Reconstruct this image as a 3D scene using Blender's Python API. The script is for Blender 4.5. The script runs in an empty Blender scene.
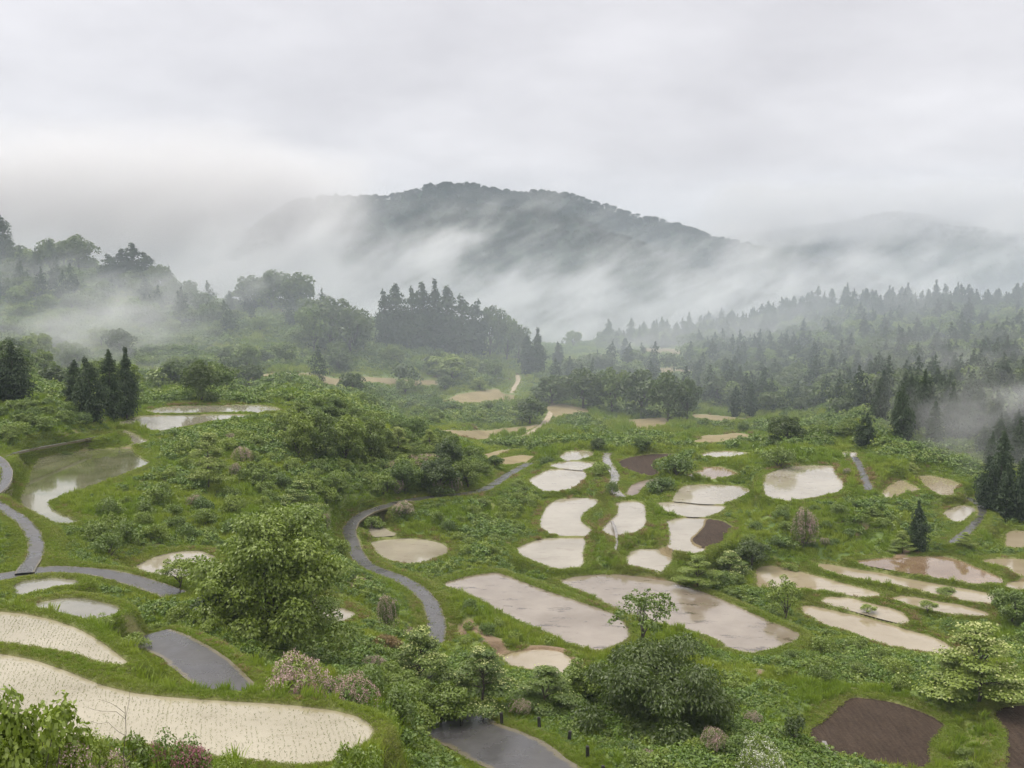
import bpy, math, random
import numpy as np
from mathutils import Vector
rng = np.random.default_rng(7)
random.seed(7)
scene = bpy.context.scene
COL = scene.collection

# ------------------------------------------------------------------ camera
F = 983.0                                  # focal length in pixels of a 1024 px wide frame
PITCH = math.atan((384 - 275) / F)         # horizon lies at image row 275
ZC = 65.0                                  # camera height above the valley datum
cp, sp = math.cos(PITCH), math.sin(PITCH)
cam_d = bpy.data.cameras.new("camera"); cam = bpy.data.objects.new("camera", cam_d); COL.objects.link(cam)
cam.location = (0, 0, ZC); cam.rotation_euler = (math.pi / 2 - PITCH, 0, 0)
cam_d.sensor_width = 36; cam_d.lens = 36 * F / 1024; cam_d.clip_start = .3; cam_d.clip_end = 20000
scene.camera = cam

def ray(u, v):
    x = (np.asarray(u, float) - 512) / F; y = (np.asarray(v, float) - 384) / F
    return np.stack([x + 0 * y, cp - y * sp + 0 * x, -sp - y * cp + 0 * x], -1)
def at_h(u, v, H):                          # the point H metres below the camera seen at (u, v)
    d = ray(u, v); t = -H / d[..., 2]
    p = d * t[..., None]; p[..., 2] += ZC
    return p, t

# ------------------------------------------------------------------ survey of the valley
TILE = {1: (0, 384), 2: (256, 384), 3: (512, 384), 4: (768, 384), 5: (0, 576), 6: (256, 576), 7: (512, 576), 8: (768, 576)}
def T(*a):                                  # T(tile, pts, tile, pts ...): 4x survey sheets to frame coordinates
    out = []
    for k in range(0, len(a), 2):
        ox, oy = TILE[a[k]]
        out += [(ox + x / 4, oy + y / 4) for x, y in a[k + 1]]
    return out
# name, kind, depth below camera, outline, label
FIELDS = [
 ('rows', 28.0, T(5, [(-120,305),(0,318),(120,340),(250,385),(400,445),(520,475),(650,490),(800,502),(1024,515)], 6, [(150,525),(300,545),(400,570),(445,600),(455,630),(440,665),(400,690),(330,730),(290,748),(180,755),(60,748),(0,742)], 5, [(870,720),(700,690),(520,665),(300,655),(0,645),(-120,640)]),
  'large crescent paddy planted with rows of rice seedlings, nearest of all the paddies'),
 ('rows', 28.0, T(5, [(-120,142),(0,148),(100,158),(200,180),(300,215),(380,260),(440,305),(490,345),(502,361),(400,345),(330,320),(250,300),(130,282),(0,265),(-120,250)]),
  'smaller seedling paddy tapering to a point, just above the nearest crescent paddy'),
 ('grey', 30.5, T(5, [(55,40),(100,22),(200,12),(300,20),(310,35),(230,45),(140,65),(90,80),(75,75)]),
  'small grey pond paddy beside the left road junction'),
 ('grey', 29.6, T(5, [(110,125),(180,105),(260,92),(330,95),(400,110),(440,120),(470,135),(460,155),(380,180),(330,172),(230,150),(130,135)]),
  'small grey pond paddy directly above the tapering seedling paddy'),
 ('pale', 35.4, T(1, [(538,735),(580,710),(650,685),(720,672),(800,670),(850,690),(862,715),(830,735),(800,755),(760,775),(700,778),(640,770),(580,755)]),
  'small pale pond paddy half hidden behind the big round tree'),
 ('mirror', 33.4, T(1, [(75,495),(80,450),(110,390),(130,330),(160,300),(250,280),(350,265),(440,260),(520,255),(530,275),(560,300),(595,315),(590,325),(540,345),(480,370),(400,400),(330,425),(260,445),(210,465),(190,480),(215,510),(260,530),(320,552),(300,560),(230,563),(160,545),(110,525),(80,510)]),
  'large green and silver reflecting pond paddy shaped like a boot, beside the left road'),
 ('silver', 33.0, T(1, [(465,190),(500,187),(530,200),(560,218),(595,232),(570,239),(530,245),(525,225),(515,205),(490,197)]),
  'narrow silver water sliver at the top corner of the boot shaped pond'),
 ('silver', 33.3, T(1, [(465,165),(510,145),(570,128),(700,126),(870,123),(1020,125)], 2, [(20,126)], 1, [(1000,133),(930,140),(850,150),(760,170),(690,182),(640,190),(610,188),(560,172),(510,172)]),
  'silver pond on the hilltop, nearer of the two under the dark conifers'),
 ('silver', 33.5, T(1, [(575,113),(640,95),(720,88),(850,88),(960,85),(1024,85)], 2, [(50,90),(85,98),(105,106),(60,112),(0,114)], 1, [(900,116),(760,119),(640,120)]),
  'long silver pond on the hilltop, farther of the two under the dark conifers'),
 ('pale', 48.4, T(2, [(440,560),(470,556),(500,570),(530,590),(565,602),(520,607),(460,610)]),
  'small triangular flooded paddy inside the bend of the middle road'),
 ('pale', 48.9, T(2, [(455,635),(520,625),(600,620),(680,625),(740,640),(765,660),(755,685),(720,700),(670,715),(620,722),(560,715),(510,700),(480,675)]),
  'oval flooded paddy inside the bend of the middle road'),
 ('pale', 45.3, T(6, [(190,122),(250,115),(320,125),(370,140),(398,158),(385,170),(350,185),(300,190),(230,182)]),
  'pale pond paddy peeping out at the right foot of the big round tree'),
 ('mud', 49.1, T(6, [(740,35),(800,15),(870,0),(960,-12)], 7, [(0,10),(130,60),(250,100),(400,150),(450,190),(470,230),(460,260),(400,285),(360,305),(300,290),(230,270),(190,252),(130,222),(60,192),(0,170)], 6, [(960,135),(900,100),(830,65)]),
  'long muddy paddy with dark stubble patches, left of the sparse young tree'),
 ('mud', 49.4, T(7, [(190,20),(250,5),(330,-3),(420,-5),(520,5),(620,20),(700,45),(800,80),(900,125),(1000,170)], 8, [(0,185),(60,205),(110,225),(130,245),(110,260),(50,285),(0,298)], 7, [(960,312),(900,302),(860,287),(820,255),(700,215),(560,185),(430,140),(300,70),(210,35)]),
  'largest muddy paddy of the middle valley, right of the sparse young tree'),
 ('cream', 48.0, [(503,658),(515,653),(540,650),(558,652),(567,657),(573,665),(573,672),(562,675),(545,670),(525,668),(507,664)],
  'small yellowish paddy ringed by a brown mud bank above the bottom road'),
 ('pale', 47.4, T(3, [(190,290),(220,272),(280,267),(325,275),(320,290),(290,300),(210,307)]), 'smallest and farthest of the three stacked paddies beside the wet lane'),
 ('pale', 47.5, T(3, [(145,328),(190,315),(260,310),(330,317),(345,322),(320,335),(280,345),(200,337)]), 'thin middle paddy of the three stacked beside the wet lane'),
 ('pale', 47.65, T(3, [(70,385),(100,365),(150,343),(230,342),(290,352),(295,370),(275,395),(240,420),(180,430),(130,432),(100,415),(75,395)]), 'largest and nearest of the three stacked paddies beside the wet lane'),
 ('pale', 48.55, T(3, [(110,555),(125,515),(150,480),(190,462),(260,457),(325,460),(343,468),(330,490),(290,515),(270,535),(275,555),(310,580),(320,595),(300,607),(220,605),(150,600),(115,575)]), 'flooded paddy with a wavy right edge in the middle of the valley'),
 ('pale', 48.8, T(3, [(15,660),(60,640),(130,620),(200,618),(285,618),(293,635),(280,670),(278,700),(285,725),(265,738),(190,742),(150,735),(90,710),(40,690)]), 'flooded wedge paddy directly below the paddy with the wavy right edge'),
 ('pale', 47.7, T(3, [(410,480),(450,470),(500,472),(525,485),(533,520),(530,570),(500,595),(450,608),(400,613),(370,595),(360,580),(390,550),(420,525),(427,500)]), 'upright kidney shaped flooded paddy below the end of the wet lane'),
 ('pale', 48.6, T(3, [(460,700),(475,675),(510,662),(570,662),(620,668),(637,680),(635,715),(610,740),(605,755),(560,745),(490,730),(455,725)]), 'small square flooded paddy above the largest muddy paddy'),
 ('pale', 47.2, T(3, [(640,460),(660,430),(690,408),(760,404),(850,407),(910,410),(945,425),(940,440),(890,465),(840,480),(760,478),(700,472),(650,468)]), 'wide bright flooded paddy, upper of the three beside the brown soil patch'),
 ('pale', 47.4, T(3, [(580,477),(640,474),(700,479),(800,486),(855,492),(840,510),(800,528),(720,530),(650,522),(610,505)]), 'narrow flooded paddy, middle of the three beside the brown soil patch'),
 ('pale', 47.6, T(3, [(620,550),(660,540),(720,537),(778,540),(770,570),(740,600),(720,625),(730,645),(775,660),(760,675),(720,683),(680,672),(630,655),(632,620),(628,585)]), 'flooded paddy with an hourglass outline touching the brown soil patch'),
 ('soil', 47.45, T(3, [(784,541),(840,550),(880,575),(850,600),(835,635),(800,648),(770,652),(738,638),(726,622),(750,600),(777,570)]), 'small rounded brown soil patch beside the hourglass paddy'),
 ('pale', 46.4, T(3, [(750,285),(800,272),(870,270),(930,275),(960,283),(900,290),(820,292)]), 'thin far flooded paddy above the notched paddy'),
 ('wet', 46.8, T(3, [(690,370),(740,350),(770,345),(760,335),(830,332),(870,345),(905,362),(830,378),(760,378)]), 'notched wet paddy with brownish water below the thin far paddy'),
 ('soil', 47.3, T(3, [(430,310),(480,292),(560,282),(640,280),(650,287),(590,300),(565,315),(570,340),(585,360),(560,368),(520,365),(470,345),(435,330)]), 'dark ploughed field in the middle of the valley, right of the wet lane'),
 ('wetsoil', 47.6, T(3, [(455,440),(470,410),(520,390),(585,378),(580,390),(540,400),(510,425),(500,445),(475,450)]), 'narrow wet brown field below the dark ploughed field'),
 ('pale', 44.8, T(4, [(-15,440),(-15,395),(-10,365),(40,345),(100,330),(180,328),(250,328),(268,340),(262,355),(280,375),(300,395),(298,415),(275,435),(220,450),(150,462),(80,470),(20,460)]), 'broad flooded paddy alone on top of a high grassy bank'),
 ('cream', 46.8, T(4, [(458,435),(490,405),(530,385),(560,400),(610,425),(570,435),(540,440),(510,455),(480,462),(460,445)]), 'small tan triangular paddy, left of the pair under the misty conifers'),
 ('cream', 47.0, T(4, [(600,370),(650,368),(710,380),(768,402),(745,425),(730,450),(690,445),(650,425),(620,400)]), 'tan paddy, right of the pair under the misty conifers'),
 ('pale', 48.4, T(4, [(700,520),(730,500),(770,487),(810,490),(825,505),(800,530),(765,557),(730,545)]), 'small white diamond shaped paddy beside the right lane'),
 ('cream', 50.3, T(4, [(945,640),(950,605),(980,588),(1024,590),(1090,600),(1090,650),(990,660),(950,652)]), 'tan paddy cut by the right picture edge'),
 ('pale', 45.6, T(4, [(278,276),(350,273),(355,290),(340,300),(295,297)]), 'tiny white paddy at the top of the short lane'),
 ('wet', 49.9, [(853,562),(880,559),(918,557),(944,557),(960,561),(980,570),(998,577),(1000,582),(980,584),(943,578),(900,571)], 'brown water paddy, topmost of the long stepped strips'),
 ('cream', 50.5, [(813,566),(823,564),(850,569),(883,574),(900,578),(928,583),(963,589),(1000,596),(999,601),(993,605),(983,603),(943,595),(903,587),(868,581),(843,576)], 'longest cream strip paddy, second of the stepped strips'),
 ('cream', 50.8, [(755,570),(768,566),(783,568),(810,575),(840,583),(870,591),(881,594),(878,598),(860,596),(830,591),(800,589),(780,588),(757,588)], 'strip paddy behind the small bushy tree'),
 ('cream', 51.1, T(8, [(205,95),(240,85),(330,90),(420,115),(510,135),(550,155),(568,190),(540,188),(470,172),(390,150),(300,125),(220,105)]), 'short strip paddy with a rounded end, enclosed between longer strips'),
 ('cream', 51.0, T(8, [(480,90),(530,80),(600,88),(680,105),(760,115),(830,135),(885,150),(890,165),(840,162),(760,158),(690,150),(600,130),(530,105)]), 'strip paddy directly below the longest cream strip'),
 ('cream', 51.5, T(8, [(130,125),(160,118),(260,140),(370,165),(480,195),(600,230),(680,255),(740,290),(745,310),(700,320),(640,305),(560,295),(480,280),(400,255),(330,225),(260,205),(210,190),(170,165),(140,150)]), 'lowest long strip paddy, ending beside the cream flowering dogwood'),
 ('cream', 50.4, T(8, [(945,45),(970,25),(1024,20),(1090,25),(1090,58),(1000,58)]), 'small cream paddy at the right edge, lower of two'),
 ('cream', 49.8, T(4, [(850,710),(900,702),(980,700),(1090,710),(1090,775),(1000,765),(960,735),(900,722)]), 'cream paddy at the right edge, upper of two'),
 ('soil', 47.8, T(8, [(170,625),(220,590),(270,550),(300,515),(345,490),(420,497),(500,510),(590,540),(650,565),(690,590),(695,610),(670,640),(640,675),(635,720),(640,755),(600,772),(500,760),(400,740),(300,715),(220,695),(180,660)]), 'dark ploughed field with a thin puddle, in the lower right corner'),
 ('soil', 47.0, T(8, [(915,545),(950,530),(1024,522),(1150,520),(1150,830),(960,830),(965,720),(965,620),(940,590),(915,570)]), 'dark ploughed field cut off by the lower right corner'),
 ('dry', None, [(447,401),(456,395),(481,391),(498,389),(502,394),(518,396),(515,399),(480,402),(450,404)], 'tan dry field on the far slope, left of the dirt track'),
 ('dry', None, [(430,431),(470,431),(512,428),(540,425),(530,430),(512,433),(450,438)], 'long thin tan field across the far valley floor'),
 ('dry', None, T(3, [(135,90),(200,80),(270,95),(325,110),(250,125),(180,130),(150,110)]), 'tan dry field on top of the far grassy knoll'),
 ('dry', None, T(3, [(465,145),(530,140),(610,135),(640,155),(600,170),(550,185),(505,185),(480,165)]), 'tan dry field right of the far grassy knoll'),
 ('dry', None, T(3, [(710,125),(760,122),(850,130),(990,145),(900,152),(780,150)]), 'tan strip field at the edge of the far wood'),
 ('dry', None, T(3, [(680,240),(760,220),(850,210),(900,212),(1015,205),(1020,220),(900,225),(800,240)]), 'pale tan strip field below the far wood'),
 ('dry', None, T(3, [(-60,300),(0,290),(40,285),(95,290),(60,312),(0,322),(-60,322)]), 'pinkish bare field beside the upper end of the middle road'),
 ('dry', None, [(618,372),(660,368),(700,368),(690,372),(640,377)], 'pale terraced field below the misty row of cedars, nearer one'),
 ('dry', None, [(700,436),(740,433),(752,436),(735,440),(705,441)], 'small pale field in the belt below the far wood'),
 ('dry', None, [(230,376),(300,373),(380,378),(440,381),(438,385),(370,383),(300,378),(235,380)], 'long pale terrace strip on the left hillside above the hedge row'),
 ('dry', None, [(562,364),(590,356),(615,354),(613,358),(590,363),(570,368)], 'pinkish bare field high on the far slope'),
 ('dry', None, T(3, [(0,262),(-100,300),(-140,290),(-60,268)]), 'bare brown strip above the middle road bend'),
 ('dry', None, [(640,348),(700,350),(715,353),(690,355),(645,352)], 'tan strip field below the misty row of cedars'),
]
# roads: (u, v, distance) along the centre line, width in metres
ROADS = [
 ('road', 2.7, [(530,463,262),(518,469,250),(506,476,236),(495,484,222),(484,490,212),(465,494,206),(440,496,203),(410,500,198),(385,505,193),(367,512,191),(353,521,187),(348,532,182),(353,545,174),(358,557,167),(368,567,162),(386,573,157),(405,580,153),(420,590,149),(430,602,145),(436,617,139),(437,632,134),(434,646,129)], 'asphalt', 'grey paved road winding through the middle of the valley'),
 ('road', 1.8, [(-25,505,132),(-6,494,138),(5,483,143),(7,472,149),(2,462,154),(-8,455,158)], 'asphalt', 'curving paved road leaving the picture at the left edge'),
 ('road', 1.9, [(-12,499,135),(8,511,131),(24,521,127),(33,533,122.5),(37,545,118),(35,556,113.5),(29,566,109.5),(24,573,106)], 'asphalt', 'paved road running down beside the boot shaped pond'),
 ('road', 3.0, [(-40,581,104),(0,577,105),(25,571,107),(50,568,109),(75,569,110),(100,572,111),(120,577,111),(140,583,110.5),(160,589,109.5),(176,595,108)], 'asphalt', 'paved road crossing from the left edge to the big round tree'),
 ('path', .8, [(4,459,158),(8,455,164),(20,451,170),(45,446,177),(75,441,186),(100,436,194),(112,432,200)], 'asphalt', 'narrow track along the top of the boot shaped pond'),
 ('road', 4.2, [(147,635,87.5),(168,642,85),(190,654,82),(208,668,79),(222,682,76),(232,694,74)], 'asphalt', 'dark wet paved road beside the nearest seedling paddy'),
 ('road', 7.0, [(440,720,97),(462,730,93),(490,741,89.5),(515,753,86.5),(535,768,83.5),(550,785,80.5)], 'asphalt', 'dark wet paved road at the bottom edge beside the row of posts'),
 ('road', 1.9, [(353,457,0),(360,468,0),(364,478,0),(368,490,0)], None, ''),
 ('lane', 1.9, [(854,457,243),(861,468,229),(865,479,218),(869,490,209)], 'asphalt', 'short straight paved lane right of the broad bank top paddy'),
 ('lane', 1.9, [(966,497,217),(975,502,211),(983,506,206),(981,515,199),(974,525,191),(964,534,185),(952,543,179)], 'asphalt', 'paved lane curving past the white diamond shaped paddy'),
 ('lane', 2.4, [(608,453,262),(605,459,253),(614,473,237),(616,477,231),(611,485,222),(614,491,216),(621,497,211)], 'wet', 'wet silvery lane between the stacked paddies and the ploughed field'),
 ('path', 2.2, [(551,411,372),(549,417,362),(542,426,345),(530,433,330),(514,443,310)], 'dirt', 'pale dirt track climbing the left side of the far grassy knoll'),
 ('path', 1.8, [(517,375,455),(519,381,440),(514,387,425),(512,393,410)], 'dirt', 'pale dirt track on the far slope above the tan field'),
 ('path', .5, [(612,521,189),(616,531,182),(617,541,175),(615,550,170)], 'wet', 'thin water channel along the hourglass paddy'),
 ('path', 1.6, [(-20,298,455),(40,294,462),(62,293,465),(95,301,458),(150,300,472),(190,305,470),(220,309,478),(243,312,480)], 'dirt', 'pale terrace track crossing the misty left hill'),
 ('puddle', .45, [(824,741,101),(826,746,99.7),(830,751,98.7),(836,755,97.9)], 'wet', 'thin curved puddle in the corner of the ploughed field'),
 ('road', 2.4, [(632,434,318),(637,432,325),(640,428,335)], None, ''),
]
ROADS = [(n, w, [p for p in c if p[2] > 0], m, l) for n, w, c, m, l in ROADS if m]
# bare earth on the slopes: outline in survey coordinates
BARE = [
 [(498,658),(512,650),(545,646),(566,652),(578,664),(580,675),(566,680),(540,674),(515,672)],
 [(452,616),(470,623),(500,640),(514,649),(502,648),(480,637),(456,627)],
 [(58,528),(85,527),(80,535),(60,538)],
 [(750,676),(760,677),(778,688),(790,691),(780,694),(758,684)], [(962,758),(972,745),(988,735),(990,742),(978,756),(966,766)],
 [(340,580),(362,576),(372,586),(355,592)], [(852,536),(862,526),(886,513),(889,516),(868,530),(856,538)], [(893,556),(905,549),(912,552),(900,560)]]
# loose spot heights: (u, v, distance)
SPOTS = [
 # left bench and its mound
 (50,442,178),(0,440,175),(50,425,190),(50,405,205),(0,400,212),(110,420,215),(-80,430,180),(-80,520,128),(-80,580,103),(0,540,118),(0,385,245),(130,396,262),(200,400,262),(280,400,258),(330,403,258),
 (320,420,245),(390,430,243),(440,445,245),(480,458,252),(240,440,205),(210,480,172),(210,520,148),(150,545,128),(260,500,165),(300,470,195),(300,520,165),(330,440,225),(390,470,218),(440,480,212),(350,490,195),
 (260,560,137),(250,600,118),(330,580,140),(330,640,113),(260,640,100),(300,680,92),(380,640,118),(400,690,98),(420,740,84),(360,700,80),(300,697,72),(390,720,68),(395,750,62),(392,768,59),(440,768,77),(190,625,97),(130,605,98),
 (200,610,102),(90,590,100),
 # valley floor in front
 (470,610,136),(500,650,122),(470,680,108),(550,690,108),(600,670,118),(620,720,98),(680,660,122),(700,720,101),(680,768,82),(760,690,112),(780,730,100),(800,768,86),(740,768,83),(850,670,123),(930,680,116),(980,690,113),(1024,660,123),(960,768,95),
 (600,768,80),(660,740,92),(1100,660,123),(1100,768,92),
 (480,540,180),(500,510,203),(470,560,168),(520,570,166),(700,590,157),(730,570,168),(740,540,177),(700,545,172),(800,540,181),(820,520,186),(870,540,186),(780,505,193),(880,510,195),(930,530,190),(1000,530,192),(700,520,187),(760,490,205),(740,470,228),(690,455,248),(660,475,231),
 (650,450,255),(590,448,263),(560,455,255),(700,470,232),(800,455,236),(900,470,226),(960,470,234),(1000,500,213),(1000,470,240),(1100,520,200),(1100,450,260),(920,450,250),(880,440,262),
 # far valley
 (480,440,315),(480,425,345),(440,415,355),(400,425,320),(380,412,330),(330,398,330),(250,394,335),(150,390,335),(60,385,335),(-60,380,330),(560,435,310),(560,412,368),(600,428,335),(570,420,345),(600,415,365),(640,425,345),(700,428,335),(760,432,318),(800,435,300),(640,440,305),(720,440,300),(680,420,360),(620,405,400),(720,410,385),(760,415,370),(540,400,400),(500,400,390),(460,395,395),(560,390,430),
 (600,380,460),(600,365,520),(600,352,590),(560,362,520),(560,352,570),(640,350,600),(700,345,600),(760,335,620),(660,370,500),(700,390,430),(760,390,430),(820,400,390),(850,420,320),(850,380,410),(850,350,490),(850,325,580),(850,308,660),(940,420,300),(940,380,380),(940,350,450),(940,320,560),(940,306,640),(1024,430,280),(1024,380,360),(1024,340,460),(1024,310,600),(1150,400,320),(1150,310,580),
 # left far hill
 (-60,340,390),(-60,300,440),(-60,256,500),(40,350,390),(40,310,440),(40,280,475),(40,255,510),(100,350,390),(100,310,445),(100,280,480),(160,350,400),(160,310,460),(160,290,490),(230,350,410),(230,320,460),(230,305,490),(300,360,410),(300,330,450),(300,308,490),(360,370,405),(360,335,460),(360,320,490),(420,370,425),(420,345,470),(420,330,500),(480,375,440),(480,350,490),(480,340,520),(530,375,450),(530,355,520),
]
SKY_U = [-250, 0, 60, 110, 160, 200, 230, 310, 350, 400, 470, 520, 560, 600, 640, 700, 760, 820, 880, 1024, 1300]
SKY_V = [256, 252, 252, 270, 286, 299, 304, 306, 317, 328, 338, 349, 350, 345, 340, 334, 324, 313, 308, 306, 302]

# ------------------------------------------------------------------ smooth inverse-depth surface through the survey
def densify(poly, step):
    out = []
    n = len(poly)
    for i in range(n):
        a, b = np.array(poly[i]), np.array(poly[(i + 1) % n])
        k = max(1, int(np.hypot(*(b - a)) / step))
        out += [tuple(a + (b - a) * j / k) for j in range(k)]
    return out
C = []
for kind, H, poly, lab in FIELDS:
    if H:
        for u, v in densify(poly, 9):
            C.append((u, v, 1 / at_h(u, v, H)[1]))
for n, w, cl, m, l in ROADS:
    for (u0, v0, d0), (u1, v1, d1) in zip(cl[:-1], cl[1:]):
        for s in (0, .5):
            u, v, d = u0 + (u1 - u0) * s, v0 + (v1 - v0) * s, 1 / (1 / d0 + (1 / d1 - 1 / d0) * s)
            C.append((u, v, 1 / d))
C += [(u, v, 1 / d) for u, v, d in SPOTS]
for u in range(-250, 1300, 50):             # the ground falls away below the frame, along the viewpoint's own slope
    C.append((u, 800, 1 / np.interp(u, [0, 390, 440, 700, 1100], [52, 53, 70, 76, 80])))
    C.append((u, 860, 1 / np.interp(u, [0, 390, 440, 700, 1100], [46, 46, 55, 58, 60])))
C = np.array(C)
_, keep = np.unique(np.round(C[:, :2]).astype(int), axis=0, return_index=True)
C = C[keep]
AN = 1.6
def kern(p, q):
    return np.sqrt((p[:, None, 0] - q[None, :, 0]) ** 2 + (AN * (p[:, None, 1] - q[None, :, 1])) ** 2 + 16.)
n = len(C)
A = np.zeros((n + 3, n + 3)); A[:n, :n] = kern(C[:, :2], C[:, :2])
P1 = np.c_[np.ones(n), C[:, 0] / 500, C[:, 1] / 500]
A[:n, n:] = P1; A[n:, :n] = P1.T
A[np.arange(n), np.arange(n)] -= .05
sol = np.linalg.solve(A, np.r_[C[:, 2], 0, 0, 0])
GU = np.arange(-260, 1300, 4.); GV = np.arange(244, 866, 2.5)
gu, gv = np.meshgrid(GU, GV)
q = np.c_[gu.ravel(), gv.ravel()]
W = np.empty(len(q))
for k in range(0, len(q), 8000):
    b = q[k:k + 8000]
    W[k:k + 8000] = kern(b, C[:, :2]) @ sol[:n] + np.c_[np.ones(len(b)), b / 500] @ sol[n:]
W = W.reshape(gu.shape)
W = np.clip(W, 1 / 720, 1 / 38)
def bil(G, u, v):
    x = np.clip((np.asarray(u, float) - GU[0]) / 4., 0, len(GU) - 1.001); y = np.clip((np.asarray(v, float) - GV[0]) / 2.5, 0, len(GV) - 1.001)
    i, j = x.astype(int), y.astype(int); x -= i; y -= j
    return (G[j, i] * (1 - x) + G[j, i + 1] * x) * (1 - y) + (G[j + 1, i] * (1 - x) + G[j + 1, i + 1] * x) * y
def pt(u, v):                               # ground point seen at (u, v)
    p = ray(u, v) / bil(W, u, v)[..., None]; p[..., 2] += ZC
    return p

# ------------------------------------------------------------------ height field on a fan of bearings
TA = (np.arange(-235, 1262, 1.3) - 512) / F          # x / y of each bearing
def rowlist():
    r, out = 2.5, []
    while r < 6000:
        out.append(r)
        if r < 40: r *= 1.05
        elif r < 110: r *= 1.0042
        elif r < 420: r += r * r / (48 * 983) * 1.15
        elif r < 750: r *= 1.009
        else: r *= 1.04
    return np.array(out)
RY = rowlist()
VS = np.arange(864, 245, -1.)
yv = (VS - 384) / F
ZT = np.empty((len(RY), len(TA)))
for j, a in enumerate(TA):
    us = 512 + F * a * (cp - yv * sp)
    t = 1 / bil(W, us, VS)
    y = t * (cp - yv * sp); z = ZC + t * (-sp - yv * cp)
    ok = VS > np.interp(512 + F * a, SKY_U, SKY_V)
    y, z = y[ok], z[ok]
    mono = np.maximum.accumulate(y)
    good = np.r_[True, np.diff(mono) > 1e-4] & (y >= mono - 1e-6)
    y, z = y[good], z[good]
    ys = np.r_[0, 3, 8, y[0] * .6, y, y[-1] + 60, y[-1] + 200, y[-1] + 500, 9000]
    y6 = y[0] * .6
    zs = np.r_[ZC - 1.75, ZC - 3.6, ZC - 6.3, ZC - 1.9 - .515 * y6, z, z[-1] - 3, z[-1] - 25, min(5, z[-1] - 30), 0]
    ZT[:, j] = np.interp(RY, ys, zs)
XT = RY[:, None] * TA[None, :]; YT = np.repeat(RY[:, None], len(TA), 1)

def sdist(px, py, poly):                    # signed distance to a polygon, negative inside
    d2 = np.full(px.shape, 1e18); inside = np.zeros(px.shape, bool)
    n = len(poly)
    for i in range(n):
        ax, ay = poly[i][:2]; bx, by = poly[(i + 1) % n][:2]
        ex, ey = bx - ax, by - ay
        s = np.clip(((px - ax) * ex + (py - ay) * ey) / (ex * ex + ey * ey + 1e-12), 0, 1)
        d2 = np.minimum(d2, (px - ax - s * ex) ** 2 + (py - ay - s * ey) ** 2)
        c = ((ay > py) != (by > py)) & (px < ex * (py - ay) / (ey + 1e-12 * (ey == 0)) + ax)
        inside ^= c
    return np.where(inside, -1, 1) * np.sqrt(d2)
def smooth_poly(poly, it=2):
    p = np.array(poly, float)
    for _ in range(it):                     # Chaikin corner cutting
        nx = np.roll(p, -1, 0)
        p = np.stack([p * .87 + nx * .13, p * .13 + nx * .87], 1).reshape(-1, p.shape[1])
    return p
def zlook(x, y):                            # height of the finished ground at (x, y)
    x, y = np.asarray(x, float), np.maximum(np.asarray(y, float), 2.6)
    i = np.clip(np.interp(y, RY, np.arange(len(RY))), 0, len(RY) - 1.001)
    j = np.clip((x / y - TA[0]) / (TA[1] - TA[0]), 0, len(TA) - 1.001)
    a, b = i.astype(int), j.astype(int); i = i - a; j = j - b
    return (ZT[a, b] * (1 - j) + ZT[a, b + 1] * j) * (1 - i) + (ZT[a + 1, b] * (1 - j) + ZT[a + 1, b + 1] * j) * i

# gentle unevenness of the natural slopes
def vnoise(x, y, s, seed):
    r = np.random.default_rng(seed).random((64, 64))
    x = x / s; y = y / s
    i, j = np.floor(x).astype(int), np.floor(y).astype(int); fx, fy = x - i, y - j
    fx = fx * fx * (3 - 2 * fx); fy = fy * fy * (3 - 2 * fy)
    g = lambda a, b: r[a % 64, b % 64]
    return (g(i, j) * (1 - fx) + g(i + 1, j) * fx) * (1 - fy) + (g(i, j + 1) * (1 - fx) + g(i + 1, j + 1) * fx) * fy - .5
NEAR = np.full(XT.shape, 60.)               # distance to the nearest field or road edge
ROADN = np.full(XT.shape, 60.)
bump = vnoise(XT, YT, 9, 1) * 2.2 + np.maximum(vnoise(XT, YT, 4.2, 2), -.1) * 2.2 + vnoise(XT, YT, 1.6, 3) * .5
OPEN = np.full(XT.shape, 1.)                # the lumps stay clear of the fields
for kind, H, poly, lab in FIELDS:
    if H is None: continue
    w3, _ = at_h(*np.array(smooth_poly(poly, 1)).T, H)
    x0, y0 = w3[:, :2].min(0) - 9; x1, y1 = w3[:, :2].max(0) + 9
    msk = (XT > x0) & (XT < x1) & (YT > y0) & (YT < y1)
    OPEN[msk] = np.minimum(OPEN[msk], np.clip((sdist(XT[msk], YT[msk], w3) - 1.5) / 6, .05, 1))
# old terraces step the far slopes
step = 2.6; ph = (ZT + 1.2 * vnoise(XT, YT, 60, 5)) / step; fr = ph - np.floor(ph)
riser = np.clip((fr - .68) / .32, 0, 1); riser = riser * riser * (3 - 2 * riser)
TERR = np.clip((YT - 268) / 30, 0, 1) * np.clip((600 - YT) / 60, 0, 1) * np.clip((250 - XT) / 60, 0, 1)
for kind, H, poly, lab in FIELDS:
    if H is not None: continue
    w3 = pt(*np.array(smooth_poly(poly, 1)).T)
    x0, y0 = w3[:, :2].min(0) - 18; x1, y1 = w3[:, :2].max(0) + 18
    msk = (XT > x0) & (XT < x1) & (YT > y0) & (YT < y1)
    c_ = np.clip((sdist(XT[msk], YT[msk], w3) - 2) / 14, 0, 1); TERR[msk] *= c_; OPEN[msk] = np.minimum(OPEN[msk], c_)
ZT += bump * np.clip((YT - 40) / 40, 0, 1) * .55 * OPEN
ZT += TERR * 1. * step * (riser - fr)
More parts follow.
